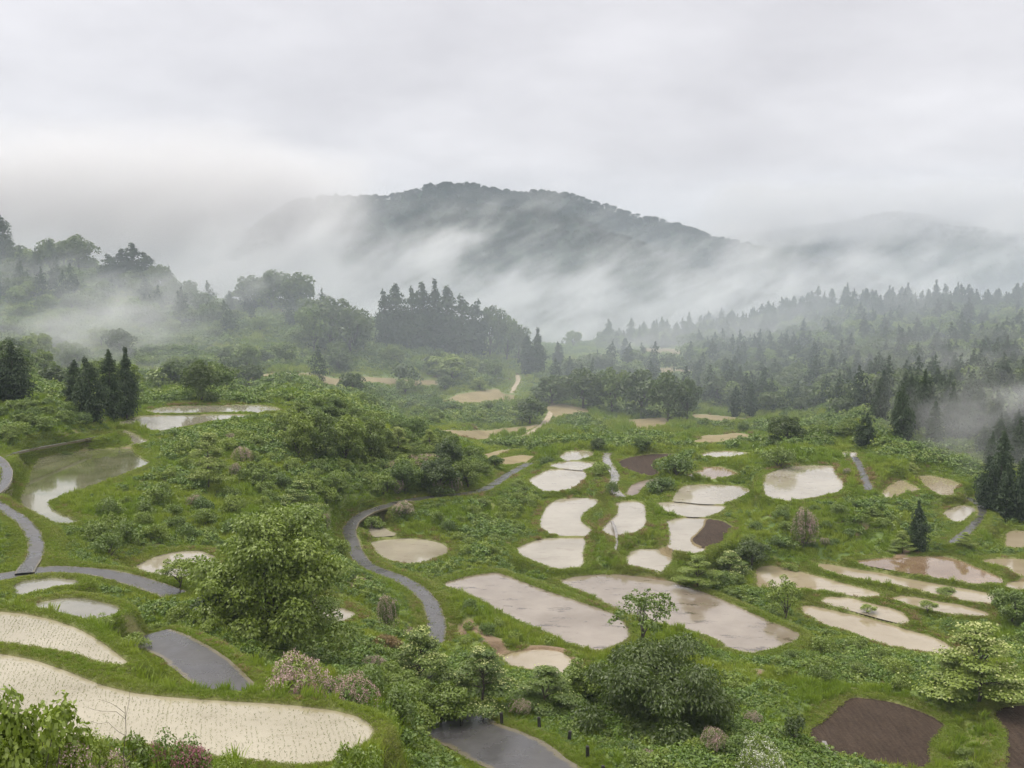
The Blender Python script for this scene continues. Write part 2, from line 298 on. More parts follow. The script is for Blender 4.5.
# roads cut into the slopes
ROADW = []
for n_, w, cl, m, l in ROADS:
    p = np.array([ray(u, v) * d for u, v, d in cl]); p[:, 2] += ZC
    for _ in range(2):
        q_ = [p[0]]
        for a, b in zip(p[:-1], p[1:]): q_ += [a * .75 + b * .25, a * .25 + b * .75]
        p = np.array(q_ + [p[-1]])
    s = np.r_[0, np.cumsum(np.hypot(*np.diff(p[:, :2], axis=0).T))]
    k = max(8, int(s[-1] / 1.5)); ss = np.linspace(0, s[-1], k)
    p = np.stack([np.interp(ss, s, p[:, c]) for c in range(3)], 1)
    for _ in range(6): p[1:-1, 2] = (p[:-2, 2] + p[2:, 2] + 2 * p[1:-1, 2]) / 4
    ROADW.append(p)
    x0, y0 = p[:, :2].min(0) - 8; x1, y1 = p[:, :2].max(0) + 8
    msk = (XT > x0) & (XT < x1) & (YT > y0) & (YT < y1)
    px, py = XT[msk], YT[msk]
    best = np.full(px.shape, 1e9); bz = np.zeros(px.shape); past = np.zeros(px.shape)
    for a, b in zip(p[:-1], p[1:]):
        e = b - a
        t0 = ((px - a[0]) * e[0] + (py - a[1]) * e[1]) / (e[0] ** 2 + e[1] ** 2); t = np.clip(t0, 0, 1)
        d = np.hypot(px - a[0] - t * e[0], py - a[1] - t * e[1])
        ex = np.maximum(-t0 if a is p[0] or (a == p[0]).all() else 0 * t0, t0 - 1 if (b == p[-1]).all() else 0 * t0) * np.hypot(e[0], e[1])
        c = d < best; best[c] = d[c]; bz[c] = (a[2] + t * e[2])[c]; past[c] = np.maximum(ex, 0)[c]
    sd = np.maximum(best - w / 2, past)
    k = np.clip(1 - (sd - .5) / 3.0, 0, 1); k = k * k * (3 - 2 * k)
    tz = bz - .12 + .12 * np.clip(sd / .4, 0, 1)
    ZT[msk] = ZT[msk] * (1 - k) + tz * k
    NEAR[msk] = np.minimum(NEAR[msk], sd); ROADN[msk] = np.minimum(ROADN[msk], sd)
# fields levelled into the slopes, each inside its bank
FIELDW = []
for kind, H, poly, lab in FIELDS:
    sm = smooth_poly(poly)
    if H is None:
        w3 = pt(sm[:, 0], sm[:, 1]); zp = None
    else:
        w3, _ = at_h(sm[:, 0], sm[:, 1], H); zp = ZC - H
    FIELDW.append((kind, zp, w3, lab))
order = sorted(range(len(FIELDW)), key=lambda i: -1 if FIELDW[i][1] is None else 0)
for kind, zp, w3, lab in FIELDW:              # below each field the bank drops steeply, then eases out
    if zp is None: continue
    x0, y0 = w3[:, :2].min(0) - 10; x1, y1 = w3[:, :2].max(0) + 10
    msk = (XT > x0) & (XT < x1) & (YT > y0) & (YT < y1)
    sd = sdist(XT[msk], YT[msk], w3); z_ = ZT[msk]
    g_ = np.clip((sd - 1.) / 1.0, 0, 1) * np.clip((9 - sd) / 5, 0, 1)
    ZT[msk] = z_ - np.clip((zp - .1 - z_) * 1.2, 0, 1.1) * g_ * np.clip((ROADN[msk] - .5) / 2, 0, 1)
KB = np.zeros(XT.shape)
for i in order:
    kind, zp, w3, lab = FIELDW[i]
    x0, y0 = w3[:, :2].min(0) - 6; x1, y1 = w3[:, :2].max(0) + 6
    msk = (XT > x0) & (XT < x1) & (YT > y0) & (YT < y1)
    sd = sdist(XT[msk], YT[msk], w3)
    if zp is not None:
        soil = kind in ('soil', 'wetsoil')
        lip = .2
        tz = zp + np.clip((sd - .28) * 1.1, -.35, lip)
        k = np.clip(1 - (sd - .95) / 1.6, 0, 1); k = k * k * (3 - 2 * k)
        k = np.where(sd > .3, k * (1 - .6 * KB[msk] * (sd > .6)), k)
        ZT[msk] = ZT[msk] * (1 - k) + tz * k
        KB[msk] = np.maximum(KB[msk], np.clip(1 - (sd - .4), 0, 1))
    NEAR[msk] = np.minimum(NEAR[msk], sd - (.28 if zp is not None else 0))
BARED = np.zeros(XT.shape)
for poly in BARE:
    w3 = pt(*np.array(smooth_poly(poly)).T)
    x0, y0 = w3[:, :2].min(0) - 3; x1, y1 = w3[:, :2].max(0) + 3
    msk = (XT > x0) & (XT < x1) & (YT > y0) & (YT < y1)
    BARED[msk] = np.maximum(BARED[msk], np.clip(.5 - sdist(XT[msk], YT[msk], w3) * .9 + vnoise(XT[msk], YT[msk], 1.1, 8) * 1.2 + vnoise(XT[msk], YT[msk], 3, 9) * 2.4, 0, 1))
EXPOSURE = 0.62
HAZE = .00014

# ------------------------------------------------------------------ helpers for meshes, materials and tags
def mesh_np(name, verts, faces, smooth=False, mats=(), attrs=None, midx=None):
    me = bpy.data.meshes.new(name)
    verts = np.ascontiguousarray(verts, np.float32); faces = np.ascontiguousarray(faces, np.int32)
    k = faces.shape[1]
    me.vertices.add(len(verts)); me.vertices.foreach_set('co', verts.ravel())
    me.loops.add(faces.size); me.loops.foreach_set('vertex_index', faces.ravel())
    me.polygons.add(len(faces)); me.polygons.foreach_set('loop_start', np.arange(0, faces.size, k, dtype=np.int32))
    me.polygons.foreach_set('loop_total', np.full(len(faces), k, np.int32))
    if smooth: me.polygons.foreach_set('use_smooth', np.ones(len(faces), bool))
    if midx is not None: me.polygons.foreach_set('material_index', np.asarray(midx, np.int32))
    for m in mats: me.materials.append(m)
    for an, (dom, arr) in (attrs or {}).items():
        at = me.attributes.new(an, 'FLOAT', dom); at.data.foreach_set('value', np.ascontiguousarray(arr, np.float32))
    me.update(calc_edges=True); me.validate(verbose=False)
    return me
def link(name, me, parent=None):
    o = bpy.data.objects.new(name, me); COL.objects.link(o)
    if parent: o.parent = parent
    return o
def tag(o, label=None, cat=None, group=None, kind=None):
    if label: o['label'] = label
    if cat: o['category'] = cat
    if group: o['group'] = group
    if kind: o['kind'] = kind
    return o

class N:                                    # tiny node-tree writer
    def __init__(s, name, world=False):
        if world: s.m = bpy.data.worlds.new(name)
        else: s.m = bpy.data.materials.new(name)
        s.m.use_nodes = True; s.t = s.m.node_tree; s.t.nodes.clear()
        s.out = s.t.nodes.new('ShaderNodeOutputWorld' if world else 'ShaderNodeOutputMaterial')
    def n(s, typ, ins=None, **kw):
        x = s.t.nodes.new('ShaderNode' + typ)
        for k, v in kw.items(): setattr(x, k, v)
        for k, v in (ins or {}).items(): s.put(x.inputs[k], v)
        return x
    def put(s, sock, v):
        if isinstance(v, bpy.types.NodeSocket): s.t.links.new(v, sock)
        elif isinstance(v, bpy.types.Node): s.t.links.new(v.outputs[0], sock)
        else:
            if isinstance(v, tuple) and len(v) == 3 and sock.type == 'RGBA': v = (*v, 1)
            sock.default_value = v
    def math(s, op, a, b=0., c=None, clamp=False):
        x = s.n('Math', operation=op, use_clamp=clamp); s.put(x.inputs[0], a); s.put(x.inputs[1], b)
        if c is not None: s.put(x.inputs[2], c)
        return x.outputs[0]
    def mix(s, f, a, b, blend='MIX'):
        x = s.n('Mix', data_type='RGBA', blend_type=blend); s.put(x.inputs[0], f); s.put(x.inputs[6], a); s.put(x.inputs[7], b)
        return x.outputs[2]
    def noise(s, vec, scale, detail=3, rough=.55, out=0):
        x = s.n('TexNoise', {'Scale': scale, 'Detail': detail, 'Roughness': rough}); s.put(x.inputs['Vector'], vec)
        return x.outputs[out]
    def ramp(s, f, *stops):
        x = s.n('ValToRGB'); s.put(x.inputs[0], f)
        e = x.color_ramp.elements
        while len(e) < len(stops): e.new(.5)
        for k, (p, c) in enumerate(stops):
            e[k].position = p; e[k].color = (*c, 1) if isinstance(c, tuple) else (c, c, c, 1)
        return x.outputs[0]
    def pos(s): return s.n('NewGeometry').outputs['Position']
    def fin(s, sh, vol=None):
        if sh: s.t.links.new(sh.outputs[0] if isinstance(sh, bpy.types.Node) else sh, s.out.inputs['Surface'])
        if vol: s.t.links.new(vol.outputs[0], s.out.inputs['Volume'])
        return s.m

def leaf_mat(name, c0, c1, c2=None, trans=.3, gloss=.04, rough=.5, patch=.03):
    b = N(name); p = b.pos()
    tint = b.n('Attribute', attribute_name='tint').outputs['Fac']
    inst = b.n('ObjectInfo').outputs['Random']
    f = b.math('MULTIPLY_ADD', tint, .55, b.math('MULTIPLY', inst, .45))
    col = b.mix(f, c0, c1)
    if c2:
        big = b.ramp(b.noise(p, patch, 3), (.42, 0.), (.62, 1.))
        col = b.mix(b.math('MULTIPLY', big, .75), col, c2)
    d = b.n('BsdfDiffuse', {'Color': col}); t = b.n('BsdfTranslucent', {'Color': b.mix(.5, col, (.16, .24, .02), 'MIX')})
    m = b.n('MixShader', {0: trans}); b.put(m.inputs[1], d); b.put(m.inputs[2], t)
    g = b.n('BsdfGlossy', {'Color': (1, 1, 1), 'Roughness': rough})
    m2 = b.n('MixShader', {0: gloss}); b.put(m2.inputs[1], m); b.put(m2.inputs[2], g)
    return b.fin(m2)
def flat_mat(name, c0, c1, scale, rough=.8, bump=0, detail=5):
    b = N(name); p = b.pos()
    f = b.ramp(b.noise(p, scale, detail), (.3, 0.), (.7, 1.))
    s = b.n('BsdfPrincipled', {'Base Color': b.mix(f, c0, c1), 'Roughness': rough})
    if bump:
        bp = b.n('Bump', {'Strength': bump, 'Height': b.noise(p, scale * 4, 4)}); b.put(s.inputs['Normal'], bp)
    return b.fin(s)

# ground: dark soil and low turf under the grass
b = N('ground'); p = b.pos()
turf = b.mix(b.ramp(b.noise(p, .35, 6), (.35, 0.), (.65, 1.)), (.052, .092, .013), (.095, .140, .024))
turf = b.mix(b.ramp(b.noise(p, .05, 3), (.45, 0.), (.62, 1.)), turf, (.12, .145, .03))
turf = b.mix(b.math('MULTIPLY', b.ramp(b.noise(p, .11, 5), (.60, 0.), (.68, 1.)), .75), turf, (.15, .105, .055))
nz = b.n('SeparateXYZ'); b.put(nz.inputs[0], b.n('NewGeometry').outputs['True Normal'])
near = b.n('Attribute', attribute_name='edge').outputs['Fac']
turf = b.mix(b.ramp(near, (.52, .85), (.95, 0.)), turf, b.mix(b.noise(p, .6, 5), (.075, .095, .020), (.15, .145, .045)))
mudf = b.math('MAXIMUM', b.math('MULTIPLY', b.ramp(near, (.46, 1.), (.52, 0.)), .75), b.n('Attribute', attribute_name='bare').outputs['Fac'])
turf = b.mix(mudf, turf, b.mix(b.noise(p, .8, 4), (.095, .060, .034), (.19, .135, .080)))
s = b.n('BsdfPrincipled', {'Base Color': turf, 'Roughness': .9})
bp = b.n('Bump', {'Strength': .6, 'Distance': .3, 'Height': b.noise(p, 2.5, 5)}); b.put(s.inputs['Normal'], bp)
M_ground = b.fin(s)

def water_mat(name, c0, c1, patch=None, pfac=0., rough=.06, rip=.03, scale=.12, spec=.5):
    b = N(name); p = b.pos()
    mp = b.n('Mapping', {'Scale': (1, 1, 0)}); b.put(mp.inputs[0], p); p2 = mp.outputs[0]
    col = b.mix(b.ramp(b.noise(p2, scale, 6, .62), (.36, 0.), (.62, 1.)), c0, c1)
    if patch:
        st = b.n('Mapping', {'Scale': (.6, 1.5, 1), 'Rotation': (0, 0, .45)}); b.put(st.inputs[0], p2)
        f = b.math('MULTIPLY', b.ramp(b.noise(st, .30, 8, .72), (.56, 0.), (.64, 1.)), pfac)
        col = b.mix(f, col, patch)
    r = b.math('MULTIPLY_ADD', b.noise(p2, .09, 4), .11, rough - .045)
    s = b.n('BsdfPrincipled', {'Base Color': col, 'IOR': 1.95})
    b.put(s.inputs['Roughness'], r); s.inputs['Specular IOR Level'].default_value = spec
    st2 = b.n('Mapping', {'Scale': (1, .45, 1), 'Rotation': (0, 0, -.35)}); b.put(st2.inputs[0], p2)
    hgt = b.math('ADD', b.noise(st2, 2.2, 3), b.math('MULTIPLY', b.noise(p2, .6, 5, .6), .8))
    bp = b.n('Bump', {'Strength': rip, 'Distance': .25, 'Height': hgt}); b.put(s.inputs['Normal'], bp)
    return b.fin(s)
def soil_mat(name, c0, c1):
    b = N(name); p = b.pos()
    mp = b.n('Mapping', {'Rotation': (0, 0, .5), 'Scale': (1, .12, 1)}); b.put(mp.inputs[0], b.n('VectorMath', {0: p, 1: b.n('TexNoise', {'Scale': .12, 'Detail': 2.}).outputs['Color']}, operation='ADD'))
    fur = b.noise(mp, 4.2, 3); clod = b.noise(p, 3.5, 6, .7)
    f = b.math('ADD', b.math('ADD', b.math('MULTIPLY', fur, .35), b.math('MULTIPLY', clod, .45)), b.math('MULTIPLY', b.noise(p, .25, 4), .2))
    col = b.mix(b.ramp(f, (.38, 0.), (.62, 1.)), c0, c1)
    s = b.n('BsdfPrincipled', {'Base Color': col, 'Roughness': .95}); s.inputs['Specular IOR Level'].default_value = .15
    bp = b.n('Bump', {'Strength': .9, 'Distance': .25, 'Height': f}); b.put(s.inputs['Normal'], bp)
    return b.fin(s)
M_field = {
 'rows':   water_mat('seedling_water', (.225, .20, .135), (.29, .262, .19), (.175, .15, .09), .5, .085, .04),
 'grey':   water_mat('grey_water', (.13, .125, .10), (.20, .19, .155), (.08, .095, .045), .4, .045, .02),
 'pale':   water_mat('pale_water', (.20, .178, .135), (.275, .25, .20), (.13, .095, .06), .45, .045, .018, .07),
 'silver': water_mat('silver_water', (.17, .158, .115), (.23, .215, .175), (.10, .09, .05), .4, .045, .012, .06),
 'mirror': water_mat('clear_water', (.07, .078, .032), (.16, .155, .105), (.055, .078, .018), .5, .042, .01, .06),
 'mud':    water_mat('muddy_water', (.145, .118, .09), (.215, .185, .15), (.045, .032, .022), .8, .075, .04, .09),
 'cream':  water_mat('cream_water', (.205, .168, .108), (.265, .228, .162), (.14, .105, .06), .45, .045, .015, .07),
 'wet':    water_mat('brown_water', (.13, .085, .05), (.21, .155, .105), (.085, .052, .028), .5, .045, .012, .07),
 'soil':   soil_mat('ploughed_soil', (.021, .014, .010), (.054, .038, .028)),
 'wetsoil': flat_mat('wet_soil', (.08, .052, .037), (.17, .13, .10), .5, .3, .4),
 'dry':    flat_mat('dry_field', (.14, .11, .05), (.20, .165, .085), .15, .9, .2),
}
def road_mat(name, c0, c1, rough):
    b = N(name); p = b.pos()
    col = b.mix(b.noise(p, .5, 6), c0, c1)
    col = b.mix(b.math('MULTIPLY', b.ramp(b.noise(p, .18, 6, .7), (.58, 0.), (.62, 1.)), .6), col, (.05, .05, .055))
    e = b.n('Attribute', attribute_name='across').outputs['Fac']            # worn, dirty margins
    wv = b.math('ADD', e, b.math('MULTIPLY', b.noise(p, 1.2, 4), .25))
    col = b.mix(b.ramp(wv, (.92, 0.), (1.08, .9)), col, (.10, .085, .05))
    r = b.ramp(b.noise(p, .22, 5), (.35, .14), (.65, rough + .12))
    s = b.n('BsdfPrincipled', {'Base Color': col, 'Roughness': r})
    bp = b.n('Bump', {'Strength': .25, 'Distance': .05, 'Height': b.noise(p, 6, 4)}); b.put(s.inputs['Normal'], bp)
    return b.fin(s)
M_road = {'asphalt': road_mat('wet_asphalt', (.030, .029, .030), (.062, .060, .061), .34),
          'wet': road_mat('flooded_lane', (.10, .095, .09), (.22, .20, .18), .08),
          'dirt': flat_mat('dirt_track', (.20, .16, .11), (.33, .28, .20), .6, .85)}

# ------------------------------------------------------------------ ground, roads, fields
nr, nc = XT.shape
idx = np.arange(nr * nc).reshape(nr, nc)
q4 = np.stack([idx[:-1, :-1], idx[:-1, 1:], idx[1:, 1:], idx[1:, :-1]], -1).reshape(-1, 4)
edge = np.clip(.5 + NEAR / 4, 0, 1)
g = link('ground', mesh_np('ground', np.stack([XT, YT, ZT], -1).reshape(-1, 3), q4, True, [M_ground], {'edge': ('POINT', edge.ravel()), 'bare': ('POINT', BARED.ravel())}))
tag(g, 'green terraced valley ground', 'ground', kind='structure')
ROAD_CAT = {'road': 'road', 'lane': 'lane', 'path': 'path', 'puddle': 'puddle'}
for (n_, w, cl, m, l), p in zip(ROADS, ROADW):
    tng = np.gradient(p[:, :2], axis=0); tng /= np.hypot(*tng.T)[:, None]
    nrm = np.c_[-tng[:, 1], tng[:, 0]]
    cs = np.linspace(-1, 1, 7)
    wob = 1 + .04 * np.sin(np.arange(len(p)) * 1.3)[:, None] + rng.normal(0, .03, (len(p), 7)) * (np.abs(cs) > .9)[None]
    V = np.empty((len(p), 7, 3))
    V[:, :, :2] = p[:, None, :2] + nrm[:, None] * (cs[None, :, None] * w / 2 * wob[:, :, None])
    V[:, :, 2] = p[:, None, 2] + .03 - .03 * cs[None] ** 2
    top = V.copy(); 
    ii = np.arange(len(p) * 7).reshape(len(p), 7)
    fq = np.stack([ii[:-1, :-1], ii[:-1, 1:], ii[1:, 1:], ii[1:, :-1]], -1).reshape(-1, 4)
    nv = len(p) * 7
    low = V[:, [0, 0, 6, 6]].copy(); low[:, [1, 3], 2] -= .35               # the slab's two sides, with edges of their own
    B0 = nv + np.arange(len(p)) * 4; L0, L1 = B0 + 1, B0 + 3
    s0 = np.stack([B0[:-1], B0[1:], L0[1:], L0[:-1]], -1); s1 = np.stack([B0[1:] + 2, B0[:-1] + 2, L1[:-1], L1[1:]], -1)
    verts = np.r_[V.reshape(-1, 3), low.reshape(-1, 3)]
    acr = np.r_[np.tile(np.abs(cs), len(p)), np.full(len(p) * 4, 1.15)]
    o = link(n_, mesh_np(n_, verts, np.r_[fq, s0, s1], True, [M_road[m]], {'across': ('POINT', acr)}))
    tag(o, l, ROAD_CAT[n_], kind='structure')
NAME = {'soil': 'ploughed_field', 'wetsoil': 'ploughed_field', 'dry': 'dry_field'}
for kind, zp, w3, lab in FIELDW:
    nm = NAME.get(kind, 'paddy_water')
    cen = w3[:, :2].mean(0)
    if zp is not None:
        soil = kind in ('soil', 'wetsoil')
        ring = w3.copy()
        e = np.roll(ring[:, :2], -1, 0) - np.roll(ring[:, :2], 1, 0); e /= np.hypot(*e.T)[:, None] + 1e-9
        area = np.sum(ring[:, 0] * np.roll(ring[:, 1], -1) - np.roll(ring[:, 0], -1) * ring[:, 1])
        nn = np.c_[e[:, 1], -e[:, 0]] * np.sign(area)
        ring[:, :2] += nn * .52; ring[:, 2] = zp
        import bmesh
        bm = bmesh.new(); vs = [bm.verts.new(v) for v in ring]; f = bm.faces.new(vs)
        if f.calc_area() and f.normal.z < 0: f.normal_flip()
        f.normal_update()
        if f.normal.z < 0: f.normal_flip()
        me = bpy.data.meshes.new(nm); bm.to_mesh(me); bm.free(); me.materials.append(M_field[kind])
    else:                                   # dry fields lie on the slope: a fine sheet just above the ground
        x0, y0 = w3[:, :2].min(0); x1, y1 = w3[:, :2].max(0)
        st = max((x1 - x0) / 90, .25); sy = max((y1 - y0) / 60, .25)
        gx, gy = np.meshgrid(np.arange(x0 - st, x1 + 2 * st, st), np.arange(y0 - sy, y1 + 2 * sy, sy))
        sdv = sdist(gx, gy, w3)
        gz = zlook(gx, gy) + np.clip(-sdv * .4, -.3, .12) + .05
        k = np.arange(gx.size).reshape(gx.shape)
        fq = np.stack([k[:-1, :-1], k[:-1, 1:], k[1:, 1:], k[1:, :-1]], -1).reshape(-1, 4)
        fq = fq[(sdv.ravel()[fq].min(1) < .3)]
        used, inv = np.unique(fq, return_inverse=True)
        me = mesh_np(nm, np.stack([gx, gy, gz], -1).reshape(-1, 3)[used], inv.reshape(-1, 4), True, [M_field[kind]])
    o = link(nm, me)
    tag(o, lab, 'field' if nm != 'paddy_water' else 'rice paddy', None, 'structure')

# ------------------------------------------------------------------ plants: leaf clouds, trunks and the prototypes
def kites(P, Nn, size, aspect, r, along=None):
    n = len(P)
    Nn = Nn / (np.linalg.norm(Nn, axis=1, keepdims=True) + 1e-9)
    a = r.normal(size=(n, 3)) if along is None else along + r.normal(size=(n, 3)) * .35
    t = a - (a * Nn).sum(1, keepdims=True) * Nn; t /= np.linalg.norm(t, axis=1, keepdims=True) + 1e-9
    b_ = np.cross(Nn, t)
    s = (size * r.uniform(.65, 1.3, n))[:, None] if np.ndim(size) == 0 else size[:, None]
    w = s * aspect
    V = np.stack([P - t * s * .5, P + b_ * w * .5 + t * s * .05, P + t * s * .5 + Nn * s * -.12, P - b_ * w * .5 + t * s * .05], 1)
    return V.reshape(-1, 3), np.arange(n * 4).reshape(n, 4)
def blob_leaves(blobs, n, size, r, aspect=.6, up=.4, rand=.8, fill=.45, droop=0.):
    B = np.array(blobs, float)              # x y z rx ry rz
    wt = (B[:, 3] * B[:, 4] + B[:, 3] * B[:, 5] + B[:, 4] * B[:, 5]); k = r.choice(len(B), n, p=(wt + wt.mean() * .35) / (wt + wt.mean() * .35).sum())
    d = r.normal(size=(n, 3)); d[:, 2] = np.where(r.random(n) < .7, np.abs(d[:, 2]), d[:, 2]); d /= np.linalg.norm(d, axis=1, keepdims=True)
    rad = 1 - fill * r.random(n) ** 1.6 + r.normal(0, .06, n)
    P = B[k, :3] + d * B[k, 3:] * rad[:, None]
    Nn = d + np.array([0, 0, up]) + r.normal(size=(n, 3)) * rand
    al = None
    if droop: al = d * np.array([1, 1, .2]) + np.array([0, 0, -droop])
    V, Fq = kites(P, Nn, size, aspect, r, al)
    tb = r.random(len(B))[k] * .5 + r.random(n) * .5
    return V, Fq, np.repeat(tb, 4)
def tube(path, r0, r1, sides=6):
    p = np.array(path, float); n = len(p)
    t = np.gradient(p, axis=0); t /= np.linalg.norm(t, axis=1, keepdims=True) + 1e-9
    a = np.cross(t, [.3, 1, .1]); a /= np.linalg.norm(a, axis=1, keepdims=True) + 1e-9; c = np.cross(t, a)
    th = np.arange(sides) * 2 * np.pi / sides
    R = np.linspace(r0, r1, n)
    V = p[:, None] + R[:, None, None] * (np.cos(th)[None, :, None] * a[:, None] + np.sin(th)[None, :, None] * c[:, None])
    i = np.arange(n * sides).reshape(n, sides); j = np.roll(i, -1, 1)
    return V.reshape(-1, 3), np.stack([i[:-1], j[:-1], j[1:], i[1:]], -1).reshape(-1, 4)
def merge(parts):
    V, Fq, o = [], [], 0
    for v, f in parts: V.append(v); Fq.append(f + o); o += len(v)
    return np.concatenate(V), np.concatenate(Fq)
def bend(a, b_, r, k=5, wob=.06):
    a, b_ = np.array(a, float), np.array(b_, float); L = np.linalg.norm(b_ - a)
    s = np.linspace(0, 1, k)[:, None]
    p = a + (b_ - a) * s + r.normal(0, wob * L, (k, 3)) * np.sin(s * np.pi)
    p[:, 2] += .08 * L * np.sin(s[:, 0] * np.pi)
    return p
def trunk_mesh(name, H, tips, r, rad=.25, fork=.35):
    parts = [tube(bend((0, 0, -.4), (r.normal(0, .03) * H, r.normal(0, .03) * H, H * .8), r, 7, .02), rad, rad * .25, 8)]
    for tp in tips:
        z0 = min(H * .7, max(.05 * H, tp[2] * fork * r.uniform(.8, 1.5)))
        parts.append(tube(bend((0, 0, z0), tp, r), rad * .5, rad * .1, 5))
    v, f = merge(parts)
    return mesh_np(name, v, f, True, [M_bark])

M_bark = flat_mat('bark', (.045, .036, .028), (.10, .085, .065), 3, .9, .4)
M_wood = flat_mat('weathered_post', (.012, .011, .010), (.03, .027, .024), 8, .7, .2)
M_broad = leaf_mat('broad_leaves', (.040, .082, .010), (.108, .170, .020), (.140, .192, .024))
M_dark = leaf_mat('dark_leaves', (.026, .050, .010), (.078, .115, .018), (.045, .080, .013))
M_light = leaf_mat('light_leaves', (.125, .185, .016), (.225, .285, .036), (.15, .21, .022))
M_conif = leaf_mat('cedar_needles', (.016, .032, .013), (.040, .066, .024), None, .12, .02)
M_shrub = leaf_mat('shrub_leaves', (.062, .112, .010), (.160, .222, .024), (.195, .255, .030))
M_bloomc = leaf_mat('cream_blossom', (.30, .35, .10), (.46, .48, .22), None, .3, .02)
M_bloomp = leaf_mat('pink_blossom', (.40, .24, .25), (.62, .47, .46), None, .3, .02)
M_bloomm = leaf_mat('magenta_blossom', (.26, .085, .13), (.42, .20, .25), None, .3, .02)
M_bloomw = leaf_mat('white_blossom', (.62, .62, .56), (.78, .78, .70), None, .3, .02)
M_grass = leaf_mat('grass_blades', (.128, .205, .015), (.215, .300, .028), (.28, .325, .044), .28, .03, .45, .07)
M_weed = leaf_mat('weed_leaves', (.052, .108, .010), (.140, .215, .022), (.080, .140, .014), .22, .04, .5, .07)
M_straw = leaf_mat('straw_blades', (.16, .11, .05), (.28, .20, .10), None, .2, .02)
M_seed = leaf_mat('seedling_blades', (.09, .12, .035), (.16, .19, .07), None, .3, .03)

M_thicket = leaf_mat('thicket_leaves', (.020, .042, .007), (.095, .138, .016), (.06, .095, .012))
M_mountl = leaf_mat('mountain_leaves', (.012, .024, .016), (.030, .048, .028), None, .1, .0)
PROTO = {}
def crown_blobs(r, W, H, z0, n, sub=.36):
    out = []
    for k in range(n):
        d = r.normal(size=3); d[2] = abs(d[2]) if r.random() < .75 else d[2] * .7; d /= np.linalg.norm(d)
        rad = r.uniform(.5, .92)
        s = sub * r.uniform(.65, 1.25)
        out.append((d[0] * W / 2 * rad, d[1] * W / 2 * rad, z0 + (H - z0) * (.42 + .45 * d[2] * rad / .8), W / 2 * s, W / 2 * s, (H - z0) / 2 * s * 1.0))
    out.append((0, 0, z0 + (H - z0) * .5, W * .30, W * .30, (H - z0) * .32))
    return out
def lm(name, V, Fq, tint, mat): return mesh_np(name, V, Fq, False, [mat], {'tint': ('POINT', tint)})
def make_broad(key, seed, mat, W, H, n, leaf, nb=18, z0=.16, up=.4, droop=0., aspect=.6, sub=.36, fill=.45, rad=.03, skirt=0):
    r = np.random.default_rng(seed)
    bl = crown_blobs(r, W, H, H * z0, nb, sub)
    if skirt: bl += [(0, 0, H * .30, W * .27, W * .27, H * .20), (W * .1, -W * .1, H * .16, W * .25, W * .25, H * .14)]
    for q in range(skirt):                  # low boughs reaching the ground, uneven all round
        a_ = q * 6.283 / skirt + r.normal(0, .25); d_ = W / 2 * r.uniform(.45, .98); s_ = W * r.uniform(.08, .15)
        bl.append((math.cos(a_) * d_, math.sin(a_) * d_, H * r.uniform(.06, .30), s_, s_, s_ * r.uniform(.6, .9)))
    V, Fq, tn = blob_leaves(bl, n, leaf, r, aspect, up, .8, fill, droop)
    PROTO[key] = [('trunk', trunk_mesh('trunk', H, [b_[:3] for b_ in bl[:10]], r, H * rad)), ('crown', lm('crown', V, Fq, tn, mat))]
def make_tiers(key, seed, W, H, n, leaf, bloom, mat, matb, tiers=14):
    r = np.random.default_rng(seed); bl = []
    for k in range(tiers):                  # flat spreading sprays, wider low down
        h = (k + .5) / tiers; rr = W / 2 * (1 - h ** 1.7) * r.uniform(.5, .95) + .05 * W
        a = k * 2.4 + r.normal(0, .3)
        for q_ in range(2):
            a2 = a + q_ * 2.6 + r.normal(0, .4); s = W * r.uniform(.15, .25) * (1.15 - .6 * h)
            bl.append((math.cos(a2) * rr * .75, math.sin(a2) * rr * .75, H * (.18 + .78 * h), s, s, H * .04))
    V, Fq, tn = blob_leaves(bl, n, leaf, r, .6, 1.3, .5, .95)
    B = np.array(bl); m = int(n * bloom); k = r.integers(len(B), size=m)
    d = r.normal(size=(m, 2)) * .55
    P = B[k, :3].copy(); P[:, :2] += d * B[k, 3:5]; P[:, 2] += B[k, 5] * (1.1 - .5 * (d ** 2).sum(1)) + .04
    msk = r.random(len(B))[k] < .75
    P = P[msk]
    Vb, Fb = kites(P, np.array([0, 0, 1.]) + r.normal(size=(len(P), 3)) * .45, leaf * .8, .9, r)
    PROTO[key] = [('trunk', trunk_mesh('trunk', H * .9, [b_[:3] for b_ in bl[::2]], r, H * .022, .7)), ('crown', lm('crown', V, Fq, tn, mat)),
                  ('blossoms', lm('blossoms', Vb, Fb, np.repeat(r.random(len(P)), 4), matb))]
